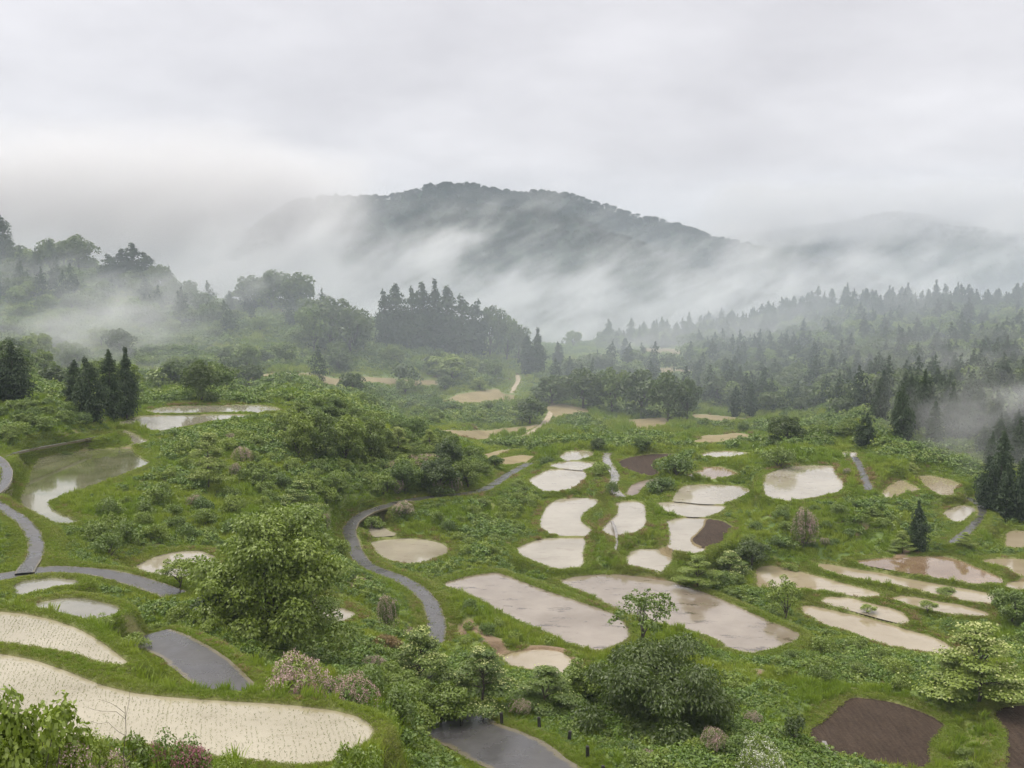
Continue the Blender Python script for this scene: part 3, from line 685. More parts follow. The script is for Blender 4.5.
def make_conifer(key, seed, W, H, n, leaf, point=1.0, z0=.04, gap=.18):
    r = np.random.default_rng(seed); bl = []
    lev = max(9, int(H * .95))
    for k in range(lev):
        h = (k + r.uniform(.1, .9)) / lev
        R = W / 2 * min(1, (1 - h) * 2.0) ** point * min(1, .62 + h * 2)
        m = 6 if h < .6 else 4 if h < .85 else 2
        for q in range(m):
            if r.random() < gap * .35: continue
            a = q * 6.283 / m + r.normal(0, .4) + k * 1.3
            L = R * r.uniform(.62, 1.12)
            for s in (.45, .85):
                bl.append((math.cos(a) * L * s, math.sin(a) * L * s, H * (z0 + (1 - z0) * h) - L * s * .25, L * .42 + .16, L * .42 + .16, H / lev * r.uniform(.95, 1.5)))
    for q in range(7): bl.append((0, 0, H * (.78 + .032 * q), W * (.17 - .021 * q), W * (.17 - .021 * q), H * .05))
    V, Fq, tn = blob_leaves(bl, n, leaf, r, .42, .6, .6, .6, .55)
    PROTO[key] = [('trunk', mesh_np('trunk', *tube([(0, 0, -.5), (0, 0, H * .3), (0, 0, H * .7), (0, 0, H * .97)], W * .05, .02, 8), True, [M_bark])), ('crown', lm('crown', V, Fq, tn, M_conif))]
def make_shrub(key, seed, mat, W, H, n, leaf, bloom=0, matb=None, nb=9, arch=0., aspect=.55):
    r = np.random.default_rng(seed); bl = []
    for k in range(nb):
        a = r.random() * 6.3; d = math.sqrt(r.random()) * W * .36; s = W * r.uniform(.16, .26)
        bl.append((math.cos(a) * d, math.sin(a) * d, H * r.uniform(.3, .72) * (1.1 - d / W), s, s, H * r.uniform(.2, .32)))
    V, Fq, tn = blob_leaves(bl, n, leaf, r, aspect, .5, .8, .5, arch)
    stems = [tube(bend((r.normal(0, .04) * W, r.normal(0, .04) * W, -.2), b_[:3], r), H * .018, H * .006, 4) for b_ in bl]
    v, f = merge(stems)
    parts = [('stems', mesh_np('stems', v, f, True, [M_bark])), ('foliage', lm('foliage', V, Fq, tn, mat))]
    if bloom:
        m = int(n * bloom); Vb, Fb, tb = blob_leaves([tuple(b_[:3]) + tuple(1.04 * x for x in b_[3:]) for b_ in bl], m * 4, leaf * .42, r, .9, .4, .9, .12)
        cen = Vb.reshape(-1, 4, 3).mean(1); g = vnoise(cen[:, 0] + cen[:, 2] * .7, cen[:, 1] + cen[:, 2] * .4, W * .09, seed) > -.05
        Vb = Vb.reshape(-1, 4, 3)[g].reshape(-1, 3); Fb = np.arange(len(Vb)).reshape(-1, 4); tb = tb.reshape(-1, 4)[g].ravel()
        parts.append(('blossoms', lm('blossoms', Vb, Fb, tb, matb)))
    PROTO[key] = parts

make_broad('big', 11, M_shrub, 16, 15, 46000, .36, 54, .0, .5, .3, .55, .21, .55, skirt=16)
make_broad('thicket', 12, M_thicket, 15, 9, 46000, .36, 30, -.05, .4, .6, .42, .27, .5, skirt=14)
make_broad('broad0', 13, M_broad, 9, 9, 8000, .42, 28, -.04, sub=.30)
make_broad('broad1', 14, M_dark, 9, 9, 8000, .42, 26, -.02, sub=.32)
make_broad('broad2', 15, M_shrub, 9, 8, 8000, .42, 26, -.04, sub=.28)
make_broad('sparse', 16, M_broad, 6.5, 8, 1500, .26, 34, .30, .3, 0, .6, .13, .6, .014)
make_broad('young', 17, M_light, 5, 6, 2600, .26, 18, .15, .4, 0, .5, .24, .5, .016)
make_tiers('dogwood0', 21, 8, 7, 12000, .26, .12, M_shrub, M_bloomc)
make_tiers('dogwood1', 22, 8, 7, 12000, .26, .12, M_shrub, M_bloomc, 12)
make_tiers('layered', 23, 8, 7, 12000, .26, .02, M_shrub, M_bloomc, 13)
make_conifer('conif0', 31, 6.0, 15, 7000, .60, .75)
make_conifer('conif1', 32, 5.2, 16, 7000, .60, .62)
make_conifer('conif2', 33, 6.6, 14, 7000, .62, .55)
make_shrub('shrub0', 41, M_shrub, 3, 2.2, 1800, .20)
make_shrub('shrub1', 42, M_broad, 3, 2.4, 1800, .20, 0, None, 11)
make_shrub('shrub2', 43, M_light, 3, 1.8, 1800, .20, 0, None, 8)
make_shrub('pink0', 44, M_shrub, 4, 3.0, 3600, .18, .8, M_bloomp, 18, .4)
make_shrub('pink1', 45, M_weed, 4, 2.6, 3200, .18, .8, M_bloomp, 16, .5)
make_shrub('magenta', 46, M_weed, 4, 2.8, 3200, .18, .7, M_bloomm, 15, .5)
make_shrub('white', 47, M_shrub, 4, 3, 4200, .17, .30, M_bloomw, 16)
make_shrub('upright', 48, M_dark, 1.6, 3.2, 1200, .18, 0, None, 8)
make_shrub('straw', 49, M_straw, 4, 2, 1800, .5, 0, None, 10, .6, .14)
def make_near(key, seed, mat, W, H, n, leaf, bloom, matb, aspect=.6):
    r = np.random.default_rng(seed); bl = []
    for k in range(26):
        a = r.random() * 6.3; d = math.sqrt(r.random()) * W * .42; s = W * r.uniform(.10, .17)
        bl.append((math.cos(a) * d, math.sin(a) * d, H * r.uniform(.62, .92) - .35 * d, s, s, s * r.uniform(.9, 1.4)))
    V, Fq, tn = blob_leaves(bl, n, leaf, r, aspect, .6, .8, .7, .3)
    v, f = merge([tube(bend((r.normal(0, .05) * W, r.normal(0, .05) * W, -.2), b_[:3], r), .03, .008, 5) for b_ in bl])
    parts = [('stems', mesh_np('stems', v, f, True, [M_bark])), ('foliage', lm('foliage', V, Fq, tn, mat))]
    if bloom:
        Vb, Fb, tb = blob_leaves([b_[:3] + tuple(1.06 * q for q in b_[3:]) for b_ in bl[::2]], int(n * bloom), .035, r, .9, .4, 1., .25)
        parts.append(('blossoms', lm('blossoms', Vb, Fb, tb, matb)))
    PROTO[key] = parts
make_near('nearleaf', 50, M_light, 2.4, 3.0, 5200, .105, 0, None, .7)
make_near('nearpink', 51, M_light, 2.4, 3.0, 7000, .075, .8, M_bloomp)
make_near('nearmagenta', 52, M_weed, 1.8, 3.0, 4500, .065, 1.3, M_bloomm)
make_near('neargreen', 53, M_shrub, 1.8, 3.0, 4500, .085, 0, None)
SIZE = {k: max(np.ptp([v.co[0] for v in p[1][1].vertices]), .1) for k, p in PROTO.items()}
TOP = {k: max(v.co[2] for v in p[1][1].vertices) for k, p in PROTO.items()}
# far copies show no parts: crown and trunk in one mesh
SIMPLE = {}
def simple(key):
    if key not in SIMPLE:
        (n0, m0), (n1, m1) = PROTO[key][:2]
        def arr(m): 
            v = np.empty(len(m.vertices) * 3, np.float32); m.vertices.foreach_get('co', v)
            f = np.empty(len(m.loops), np.int32); m.loops.foreach_get('vertex_index', f); return v.reshape(-1, 3), f.reshape(-1, 4)
        (v0, f0), (v1, f1) = arr(m0), arr(m1)
        # a third of the leaves, each larger
        sel = np.random.default_rng(5).random(len(f1)) < .38
        q_ = v1[f1[sel]]; c_ = q_.mean(1, keepdims=True); q_ = c_ + (q_ - c_) * 1.55
        v1 = q_.reshape(-1, 3); f1 = np.arange(len(v1)).reshape(-1, 4)
        tn = np.r_[np.zeros(len(v0)), np.repeat(np.random.default_rng(6).random(len(f1)), 4)]
        SIMPLE[key] = mesh_np(key + '_far', np.r_[v0, v1], np.r_[f0, f1 + len(v0)], False, [m0.materials[0], m1.materials[0]], {'tint': ('POINT', tn)}, np.r_[np.zeros(len(f0)), np.ones(len(f1))])
    return SIMPLE[key]
KIND = {'big': 'broadleaf_tree', 'thicket': 'thicket', 'broad': 'broadleaf_tree', 'sparse': 'broadleaf_tree', 'young': 'broadleaf_tree', 'dogwood': 'dogwood_tree', 'layered': 'dogwood_tree',
        'conif': 'conifer_tree', 'shrub': 'shrub', 'pink': 'flowering_shrub', 'magenta': 'flowering_shrub', 'white': 'flowering_shrub', 'upright': 'shrub', 'straw': 'grass_clump', 'near': 'shrub'}
CATS = {'broadleaf_tree': 'tree', 'thicket': 'thicket', 'dogwood_tree': 'tree', 'conifer_tree': 'conifer', 'shrub': 'shrub', 'flowering_shrub': 'flowering shrub', 'grass_clump': 'grass clump'}
def kind_of(key):
    return KIND[[k for k in KIND if key.startswith(k)][0]]
PLANTED = []
def grow(key, loc, sx, sz, label, group=None, parts=True):
    nm = kind_of(key)
    rz = rng.random() * 6.28
    if parts:
        o = link(nm, None); o.empty_display_size = .5
        for pn, me in PROTO[key]: link(pn, me, o)
    else: o = link(nm, simple(key))
    o.location = loc; o.rotation_euler = (rng.normal(0, .02), rng.normal(0, .02), rz); o.scale = (sx, sx, sz)
    tag(o, label, CATS[nm], group)
    PLANTED.append((loc[0], loc[1], SIZE[key] * sx * .5))
    return o
def plant(key, u, vb, wpx, vt, label, group=None, parts=True):
    w = bil(W, u, vb); p = pt(np.float64(u), np.float64(vb)); x, y = float(p[0]), float(p[1])
    m = 1 / (w * F)
    return grow(key, (x, y, float(zlook(x, y)) - .1), wpx * m / SIZE[key], (vb - vt) * m / TOP[key], label, group, parts)

# ------------------------------------------------------------------ each plant one can point at: prototype, base, width, top
for a in [
 ('big', 268, 648, 172, 500, 'largest round dense tree, standing in front of the left bend of the middle road'),
 ('layered', 316, 634, 66, 562, 'layered dark green tree leaning out at the right foot of the largest round tree'),
 ('broad1', 222, 626, 60, 572, 'dark rounded tree at the left foot of the largest round tree'),
 ('sparse', 640, 674, 78, 588, 'sparse young tree with bare branches showing, above the dark thicket'),
 ('thicket', 662, 733, 178, 636, 'broad dark green drooping thicket below the two muddy paddies'),
 ('young', 785, 617, 38, 570, 'small bushy tree at the left end of the stepped strip paddies'),
 ('broad0', 1012, 625, 52, 588, 'round dark green tree at the right picture edge behind the dogwood'),
 ('dogwood0', 978, 702, 124, 622, 'large cream flowering dogwood with flat spreading tiers, above the lower right ploughed fields'),
 ('dogwood0', 420, 694, 88, 620, 'cream flowering dogwood covering the foot of the middle road'),
 ('dogwood1', 482, 716, 76, 648, 'yellowish green layered tree just right of the dogwood at the foot of the middle road'),
 ('layered', 545, 714, 84, 664, 'spreading light green bushy tree between the yellowish paddy and the bottom road'),
 ('broad2', 592, 700, 56, 655, 'light green leafy tree touching the left side of the dark thicket'),
 ('broad2', 440, 722, 66, 676, 'low leafy tree under the flowering dogwood'),
 ('dogwood0', 209, 489, 54, 432, 'pale flowering dogwood on the slope under the hilltop ponds'),
 ('dogwood1', 299, 514, 44, 479, 'pale layered dogwood halfway down the slope above the largest round tree'),
 ('dogwood0', 398, 458, 36, 425, 'yellowish flowering dogwood on the end of the hilltop hedge row'),
 ('layered', 430, 460, 30, 428, 'small layered tree at the right end of the hilltop hedge row'),
 ('broad2', 300, 458, 42, 410, 'round tree on the crest just right of the hilltop ponds'),
 ('broad0', 318, 460, 46, 406, 'tallest green tree of the hilltop hedge row'),
 ('broad2', 346, 462, 46, 411, 'light green tree in the middle of the hilltop hedge row'),
 ('broad0', 371, 460, 42, 416, 'dark tree left of the yellowish dogwood in the hilltop hedge row'),
 ('broad1', 447, 470, 34, 436, 'dark bushy tree above the straight stretch of the middle road'),
 ('broad0', 405, 492, 40, 456, 'bushy tree on the bank above the middle road, among pink shrubs'),
 ('broad1', 440, 491, 44, 454, 'dark leafy tree on the bank where the middle road straightens'),
 ('broad0', 468, 486, 40, 455, 'round leafy tree at the right end of the bank above the middle road'),
 ('dogwood1', 730, 572, 44, 538, 'pale flowering dogwood below the small brown soil patch'),
 ('layered', 698, 590, 54, 556, 'light green layered tree between the small square paddy and the strip paddies'),
 ('broad1', 752, 566, 36, 538, 'dark leafy tree right of the dogwood below the small brown soil patch'),
 ('conif0', 918, 552, 27, 498, 'lone dark conifer in the grassy hollow between the lanes'),
 ('dogwood0', 902, 553, 30, 530, 'small white flowering dogwood touching the lone dark conifer'),
 ('dogwood1', 965, 551, 20, 535, 'tiny pale dogwood above the topmost strip paddy'),
 ('dogwood0', 911, 473, 14, 461, 'tiny white flowering tree above the pair of tan paddies'),
 ('conif2', 988, 508, 34, 452, 'dark conifer at the bend of the right lane'),
 ('conif0', 1006, 516, 34, 456, 'dark conifer right of the lane bend, second from the picture edge'),
 ('conif2', 1024, 522, 36, 450, 'dark conifer cut by the right picture edge above the lane bend'),
 ('conif2', 865, 449, 25, 412, 'broad dark conifer standing apart, left of the misty stand'),
 ('broad1', 786, 447, 40, 416, 'dark round tree behind the broad bank top paddy'),
 ('broad1', 598, 450, 17, 437, 'small dark bushy tree below the far grassy knoll'),
 ('broad0', 642, 451, 24, 436, 'small round tree above the dark ploughed field'),
 ('conif1', 735, 417, 15, 385, 'slim dark conifer of a pair on the far wood edge, left one'),
 ('conif1', 751, 417, 15, 381, 'slim dark conifer of a pair on the far wood edge, right one'),
 # far valley wood below the pink field
 ('broad1', 552, 404, 42, 374, 'dark tree at the left end of the dense valley wood'),
 ('broad1', 583, 408, 44, 367, 'dark tree in the dense valley wood, second from its left end'),
 ('broad0', 612, 412, 46, 364, 'tall tree in the middle of the dense valley wood'),
 ('broad1', 641, 416, 46, 366, 'dark tree in the dense valley wood, right of its tallest'),
 ('broad1', 668, 421, 44, 370, 'dark tree near the right end of the dense valley wood'),
 ('broad1', 687, 421, 26, 376, 'narrow dark tree at the right end of the dense valley wood'),
 ('broad1', 530, 424, 34, 396, 'dark bushy tree under the dirt track on the far slope'),
 ('conif1', 527, 372, 20, 332, 'shorter dark conifer of the pair in the middle of the far valley'),
 ('conif0', 537, 374, 24, 325, 'taller dark conifer of the pair in the middle of the far valley'),
 ('conif2', 558, 369, 18, 340, 'single small conifer right of the tall pair in the far valley'),
 ('broad0', 573, 345, 22, 327, 'small round hazy tree above the single small conifer'),
 ('conif1', 625, 359, 15, 337, 'single conifer in the far terraced fields'),
 # left bench conifers
 ('conif2', 14, 404, 46, 338, 'tall dark conifer at the left picture edge'),
 ('conif2', -6, 406, 44, 346, 'dark conifer half outside the left picture edge'),
 ('conif2', 93, 424, 40, 356, 'broad dark conifer nearest to the hilltop ponds'),
 ('conif1', 110, 420, 30, 347, 'slim dark conifer in the middle of the hilltop stand'),
 ('conif0', 127, 419, 32, 345, 'tallest dark conifer on the right of the hilltop stand'),
 ('conif1', 74, 406, 26, 358, 'dark conifer on the left of the hilltop stand'),
 ('broad1', 202, 402, 38, 357, 'dark ragged tree behind the far hilltop pond'),
 # skyline of the left hill
 ('conif2', 4, 264, 30, 213, 'hazy conifer on the left hill skyline at the picture edge'),
 ('broad1', 79, 270, 40, 233, 'domed hazy tree on the left hill skyline'),
 ('broad1', 64, 266, 18, 238, 'small hazy tree touching the domed tree on the skyline'),
 ('conif2', 110, 282, 32, 250, 'hazy tree at the left of the misty skyline clump'),
 ('conif1', 122, 284, 30, 246, 'hazy pointed conifer in the middle of the misty skyline clump'),
 ('conif1', 134, 286, 32, 242, 'tallest hazy conifer of the misty skyline clump'),
 ('conif2', 147, 289, 34, 249, 'hazy conifer right of the tallest in the misty skyline clump'),
 ('broad1', 159, 293, 30, 262, 'hazy round tree at the right of the misty skyline clump'),
 ('broad1', 175, 300, 20, 274, 'small hazy tree on the falling skyline, left of two'),
 ('broad1', 189, 303, 18, 279, 'small hazy tree on the falling skyline, right of two'),
 ('broad1', 250, 309, 36, 272, 'faint misty tree at the left of the faded group in the saddle'),
 ('broad1', 272, 310, 42, 267, 'tallest faint misty tree of the faded group in the saddle'),
 ('broad1', 296, 312, 40, 271, 'faint misty tree at the right of the faded group in the saddle'),
 ('broad1', 330, 348, 58, 292, 'large dark round tree on the left hill beside the cedar grove'),
 ('broad1', 350, 354, 48, 302, 'dark round tree right of the large one on the left hill'),
 ('broad0', 314, 352, 40, 302, 'round tree left of the large dark one on the left hill'),
 # cedar grove on the knoll
 ('conif2', 386, 346, 31, 286, 'leftmost cedar of the dark grove on the knoll'),
 ('conif1', 398, 347, 33, 283, 'cedar second from the left in the dark knoll grove'),
 ('conif2', 412, 349, 35, 282, 'broad cedar third from the left in the dark knoll grove'),
 ('conif1', 424, 350, 33, 279, 'pointed cedar in the middle of the dark knoll grove'),
 ('conif0', 435, 351, 35, 277, 'highest cedar of the dark knoll grove'),
 ('conif1', 447, 352, 35, 283, 'cedar just right of the highest in the knoll grove'),
 ('conif2', 460, 354, 37, 291, 'broad cedar near the right side of the knoll grove'),
 ('conif2', 474, 355, 37, 297, 'low cedar at the right side of the knoll grove'),
 ('broad1', 490, 356, 34, 302, 'round dark tree just right of the knoll grove cedars'),
 ('broad0', 507, 359, 34, 311, 'round tree second from the knoll grove cedars'),
 ('broad1', 519, 361, 26, 322, 'lowest round tree at the right foot of the knoll grove'),
 ('broad2', 452, 380, 46, 352, 'yellowish green bushy tree below the knoll grove'),
]: plant(*a[:5], a[5], parts=(bil(W, a[1], a[2]) > 1 / 330.))
for a in [
 ('pink0', 300, 700, 74, 640, 'large pink flowering shrub below the largest round tree'),
 ('magenta', 312, 704, 34, 662, 'deeper pink flowering shrub within the large pale pink one'),
 ('pink1', 349, 706, 66, 664, 'pale pink flowering shrub beside the end of the nearest crescent paddy'),
 ('pink1', 372, 672, 34, 652, 'low pink flowering shrub left of the dogwood at the road foot'),
 ('pink1', 388, 630, 24, 591, 'greyish pink upright shrub inside the middle road bend'),
 ('straw', 386, 654, 42, 634, 'clump of dry brown grass below the greyish pink upright shrub'),
 ('pink1', 408, 634, 18, 617, 'small pink shrub at the edge of the middle road'),
 ('pink1', 230, 443, 12, 433, 'small pink shrub above the dogwood under the hilltop ponds'),
 ('pink0', 241, 462, 22, 443, 'greyish pink shrub right of the dogwood under the hilltop ponds'),
 ('pink1', 235, 478, 13, 461, 'narrow pinkish shrub at the right foot of the slope dogwood'),
 ('pink1', 194, 505, 18, 493, 'small pinkish shrub below the slope dogwood'),
 ('pink0', 396, 478, 30, 462, 'pink shrub on the bank above the middle road, highest of several'),
 ('pink1', 397, 493, 16, 479, 'pink shrub directly under the highest one on the road bank'),
 ('pink1', 370, 505, 18, 489, 'pink shrub by the curve of the middle road'),
 ('pink1', 326, 526, 11, 511, 'narrow pinkish shrub above the curve of the middle road'),
 ('pink0', 424, 468, 40, 451, 'wide pale pink shrub below the end of the hilltop hedge row'),
 ('pink1', 438, 492, 13, 477, 'small pinkish shrub on the road bank, left of two'),
 ('pink1', 456, 490, 15, 474, 'small pinkish shrub on the road bank, right of two'),
 ('pink0', 404, 518, 24, 502, 'pinkish shrub inside the road bend above the triangular paddy'),
 ('pink0', 803, 548, 28, 505, 'upright greyish pink shrub on the high bank below the broad paddy'),
 ('pink1', 825, 545, 12, 536, 'tiny pinkish shrub on the foot of the high grassy bank'),
 ('pink1', 847, 476, 9, 467, 'tiny pinkish shrub beside the short straight lane'),
 ('pink1', 752, 730, 22, 710, 'pink shrub to the right of the dark thicket'),
 ('pink0', 716, 764, 30, 736, 'pink flowering shrub at the bottom, left of the white flowering one'),
 ('pink1', 697, 745, 14, 734, 'small pink shrub in the grass below the dark thicket'),
 ('pink1', 646, 764, 22, 748, 'small pink shrub among weeds near the last road post'),
 ('white', 764, 784, 62, 736, 'white flowering shrub at the bottom edge beside the ploughed field'),
 ('white', 527, 714, 26, 704, 'low white flowering shrub beside the posts'),
 ('pink1', 520, 722, 24, 704, 'low pink shrub behind the row of posts'),
 ('upright', 793, 754, 22, 720, 'dark upright shrub left of the ploughed field with the puddle'),
 ('shrub1', 612, 497, 16, 480, 'dark bush at the foot of the wet silvery lane'),
 ('shrub1', 676, 476, 48, 452, 'dense green bush bank right of the dark ploughed field'),
 ('shrub1', 660, 492, 36, 474, 'green bush between the narrow wet field and the wide bright paddy'),
 ('shrub0', 600, 476, 24, 462, 'green bush between the stacked paddies and the wet lane'),
 ('shrub1', 548, 462, 22, 448, 'dark bush left of the smallest stacked paddy'),
 ('shrub1', 780, 468, 40, 446, 'long pale flecked bush behind the broad bank top paddy'),
 ('shrub1', 206, 514, 20, 502, 'small dark bush in the tall grass below the slope dogwood'),
 ('shrub1', 66, 447, 14, 441, 'small dark bush on the bank of the boot shaped pond'),
 ('shrub2', 985, 634, 26, 620, 'small light bush below the round tree at the right edge'),
 ('shrub1', 945, 592, 26, 584, 'low bush row end between the two longest strip paddies'),
 ('young', 868, 612, 18, 601, 'tiny leafy sapling on the bank between strip paddies'),
 ('young', 928, 614, 20, 600, 'small leafy sapling beside the strip below the longest one'),
 ('young', 101, 624, 30, 602, 'leafy sapling at the right end of the small grey pond paddy'),
 ('young', 180, 590, 40, 556, 'leafy sapling in front of the half hidden pale pond paddy'),
 ('shrub2', 790, 570, 20, 560, 'light green bush above the strip paddy behind the small tree'),
 ('shrub0', 372, 529, 24, 514, 'green bush between the road bend and the triangular paddy'),
 ('shrub0', 132, 636, 34, 616, 'green bush on the bank at the upper end of the dark wet road'),
 ('shrub2', 158, 632, 24, 620, 'light green bush beside the upper end of the dark wet road'),
 ('shrub1', 130, 400, 30, 388, 'dark bush at the foot of the tallest hilltop conifer'),
]: plant(*a)
# viewpoint bushes a few metres below the camera
for key, u, vt, y, wpx, lab in [
 ('nearleaf', 14, 684, 11, 120, 'bright green large leaved shrub in the lower left corner'),
 ('nearpink', 62, 724, 11.5, 120, 'pink flowering shrub at the bottom edge near the left corner'),
 ('neargreen', 118, 738, 12.5, 90, 'small green shrub at the bottom edge between pink and magenta bushes'),
 ('nearmagenta', 176, 728, 13, 80, 'magenta flowering shrub at the bottom edge over the crescent paddy'),
 ('nearpink', 218, 752, 13.5, 80, 'pale pink shrub at the bottom edge right of the magenta one'),
 ('neargreen', 348, 742, 14, 70, 'green leafy sprig at the bottom edge below the end of the crescent paddy')]:
    d = ray(u, vt); d = d / d[1] * y
    gz = float(zlook(d[0], y)); h = ZC + d[2] - gz
    grow(key, (d[0], y, gz - .05), wpx / F * y / SIZE[key], h / TOP[key], lab)
# bare twigs standing in the viewpoint bushes
r = np.random.default_rng(77)
d = ray(121, 706); d = d / d[1] * 11.8; gz = float(zlook(d[0], 11.8)); h = ZC + d[2] - gz
tw = [tube(bend((0, 0, 0), (.05, 0, h), r, 8, .02), .010, .003, 5)]
for k in range(9):
    z = h * r.uniform(.72, .97); a = r.random() * 6.3; L = r.uniform(.25, .5)
    tw.append(tube(bend((.05 * z / h, 0, z), (math.cos(a) * L, math.sin(a) * L, z + L * .55), r, 5, .05), .004, .0015, 4))
o = link('bare_shrub', mesh_np('bare_shrub', *merge(tw), True, [M_bark])); o.location = (d[0], 11.8, gz)
tag(o, 'leafless twiggy shrub poking up over the crescent paddy', 'shrub')
# posts beside the bottom road
r = np.random.default_rng(3)
for k, (u, vb, vt, lab) in enumerate([
 (461.5, 726, 714, 'dark post at the top of the bottom road, first and farthest of six'), (501.7, 728, 716, 'dark post second from the far end of the row, beside the road top edge'),
 (539.5, 733, 721, 'dark post in the grass where the bottom road starts curving down'), (569, 742, 730, 'dark post below the light green bushy tree, fourth along the row'),
 (587.7, 754, 742, 'dark post second from the near end of the row of posts'), (603, 770, 759, 'dark post at the bottom edge, nearest of the row of posts')]):
    p_ = pt(np.float64(u), np.float64(vb)); m = 1 / (bil(W, u, vb) * F); h = (vb - vt) * m
    import bmesh
    bm = bmesh.new(); bmesh.ops.create_cone(bm, cap_ends=True, segments=14, radius1=.17, radius2=.155, depth=h + .4)
    for v in bm.verts: v.co.z += h / 2 - .2
    topf = [f for f in bm.faces if f.normal.z > .9]
    bmesh.ops.bevel(bm, geom=list(topf[0].edges), offset=.05, segments=2, affect='EDGES')
    me = bpy.data.meshes.new('roadside_post'); bm.to_mesh(me); bm.free(); me.materials.append(M_wood)
    o = link('roadside_post', me); o.location = (p_[0], p_[1], float(zlook(p_[0], p_[1]))); o.rotation_euler = (r.normal(0, .04), r.normal(0, .04), r.random())
    tag(o, lab, 'post', 'dark posts along the bottom road')

# ------------------------------------------------------------------ woods: trees of a kind that nothing tells apart
def inpoly(pts, poly): return sdist(pts[:, 0], pts[:, 1], poly) < 0
def scatter(poly, n, mind, seed):           # spaced ground points inside an outline of the survey
    r = np.random.default_rng(seed); P = np.array(poly, float); out = []
    lo, hi = P.min(0), P.max(0)
    cand = r.uniform(lo, hi, (n * 60, 2)); cand = cand[inpoly(cand, poly)]
    W3 = pt(cand[:, 0], cand[:, 1])
    for (u, v), w in zip(cand, W3):
        if len(out) >= n: break
        if not clear(w[0], w[1], 3): continue
        if all((w[0] - o[2][0]) ** 2 + (w[1] - o[2][1]) ** 2 > mind ** 2 for o in out): out.append((u, v, w))
    return out
def clear(x, y, m):
    i = int(np.clip(np.searchsorted(RY, y), 0, len(RY) - 1)); j = int(np.clip(round((x / y - TA[0]) / (TA[1] - TA[0])), 0, len(TA) - 1))
    return NEAR[i, j] > m
def wood(keys, poly, n, mind, w, h, label, group, seed, parts=False):
    r = np.random.default_rng(seed + 500)
    for u, v, q_ in scatter(poly, n, mind, seed):
        key = keys[r.integers(len(keys))]; s = r.uniform(.75, 1.25)
        grow(key, (q_[0], q_[1], float(zlook(q_[0], q_[1])) - .2), w * s / SIZE[key], h * s * r.uniform(.85, 1.15) / TOP[key], label, group, parts)
CON = ['conif0', 'conif1', 'conif2']
wood(['broad0', 'broad1', 'broad1', 'broad2'], [(-30, 305), (60, 300), (150, 312), (240, 330), (310, 335), (380, 352), (470, 372), (520, 378), (520, 394), (400, 398), (250, 396), (-30, 392)], 54, 9, 10, 8, 'round green tree on the misty left hillside below the skyline', 'trees on the misty left hillside', 61)
wood(CON, [(755, 320), (850, 310), (1040, 306), (1040, 316), (850, 322), (755, 332)], 110, 3.2, 8, 15, 'dark pointed cedar along the crest of the right ridge', 'cedars along the right ridge crest', 62)
wood(CON, [(603, 342), (640, 338), (770, 322), (775, 334), (700, 346), (603, 352)], 60, 4, 7, 13, 'faint cedar in the misty row behind the far terraced fields', 'misty row of cedars behind the far fields', 63)
wood(['broad1', 'broad0', 'broad2', 'broad1'], [(690, 372), (760, 345), (850, 325), (1040, 318), (1040, 420), (960, 425), (900, 405), (800, 412), (720, 408), (690, 395)], 130, 6.5, 9.5, 9, 'round green tree on the wooded slope below the right ridge', 'trees on the right wooded slope', 64)
wood(CON, [(872, 415), (1030, 400), (1040, 450), (985, 452), (930, 447), (876, 447)], 34, 4.2, 6, 14, 'dark conifer in the misty stand at the foot of the right slope', 'conifers in the misty stand', 65)
wood(CON, [(800, 372), (1030, 345), (1030, 395), (810, 402)], 22, 9, 6, 13, 'dark conifer scattered among round trees on the right slope', 'conifers among the right slope trees', 66)
wood(['dogwood0'], [(700, 375), (860, 345), (1030, 345), (1030, 410), (800, 405)], 12, 14, 6, 5, 'whitish flowering tree speckling the right wooded slope', 'flowering trees on the right slope', 67)
wood(['shrub0', 'shrub1', 'broad0', 'pink1'], [(330, 402), (440, 405), (450, 420), (545, 400), (545, 412), (430, 424), (330, 408)], 26, 5, 5, 4, 'hazy bush on the far slope above the long thin tan field', 'bushes on the far slope', 68)
wood(['shrub0', 'shrub1', 'dogwood1', 'broad2'], [(690, 428), (770, 425), (870, 432), (870, 445), (800, 440), (700, 432)], 20, 5, 5, 4, 'bush in the belt between the far wood and the valley paddies', 'bushes between far wood and paddies', 69)
wood(['shrub0', 'shrub1', 'shrub2'], [(215, 500), (330, 470), (400, 490), (345, 515), (340, 560), (330, 520), (280, 520), (200, 545), (100, 560), (90, 530), (130, 500)], 46, 4, 3.6, 2.6, 'green bush on the grassy slope between boot shaped pond and middle road', 'bushes on the left slope', 70, True)
wood(['shrub0', 'shrub1', 'shrub2'], [(150, 460), (240, 440), (300, 465), (200, 490), (160, 475)], 16, 4, 3.6, 2.6, 'green bush on the slope just under the hilltop ponds', 'bushes under the hilltop ponds', 71, True)
wood(['shrub0', 'shrub1', 'broad2'], [(-20, 420), (20, 406), (100, 412), (103, 436), (40, 440), (-20, 448)], 26, 3, 4, 2.6, 'leafy bush on the mound above the boot shaped pond', 'bushes on the mound', 72, True)
wood(['shrub0', 'shrub1', 'shrub2'], [(440, 510), (500, 500), (520, 530), (500, 560), (450, 560), (430, 530)], 18, 4, 3.2, 2.2, 'green bush on the bank between middle road and central paddies', 'bushes beside the central paddies', 73, True)
wood(['shrub0', 'shrub1'], [(770, 510), (880, 500), (900, 530), (800, 556), (740, 545)], 20, 4, 3.2, 2.0, 'green bush on the high bank below the broad paddy', 'bushes on the high bank', 74, True)
wood(['shrub0', 'shrub2', 'shrub1'], [(790, 650), (860, 640), (910, 665), (900, 690), (820, 692), (760, 680)], 14, 4, 3.4, 2.2, 'green bush on the grassy rise above the lower right ploughed field', 'bushes above the ploughed field', 75, True)
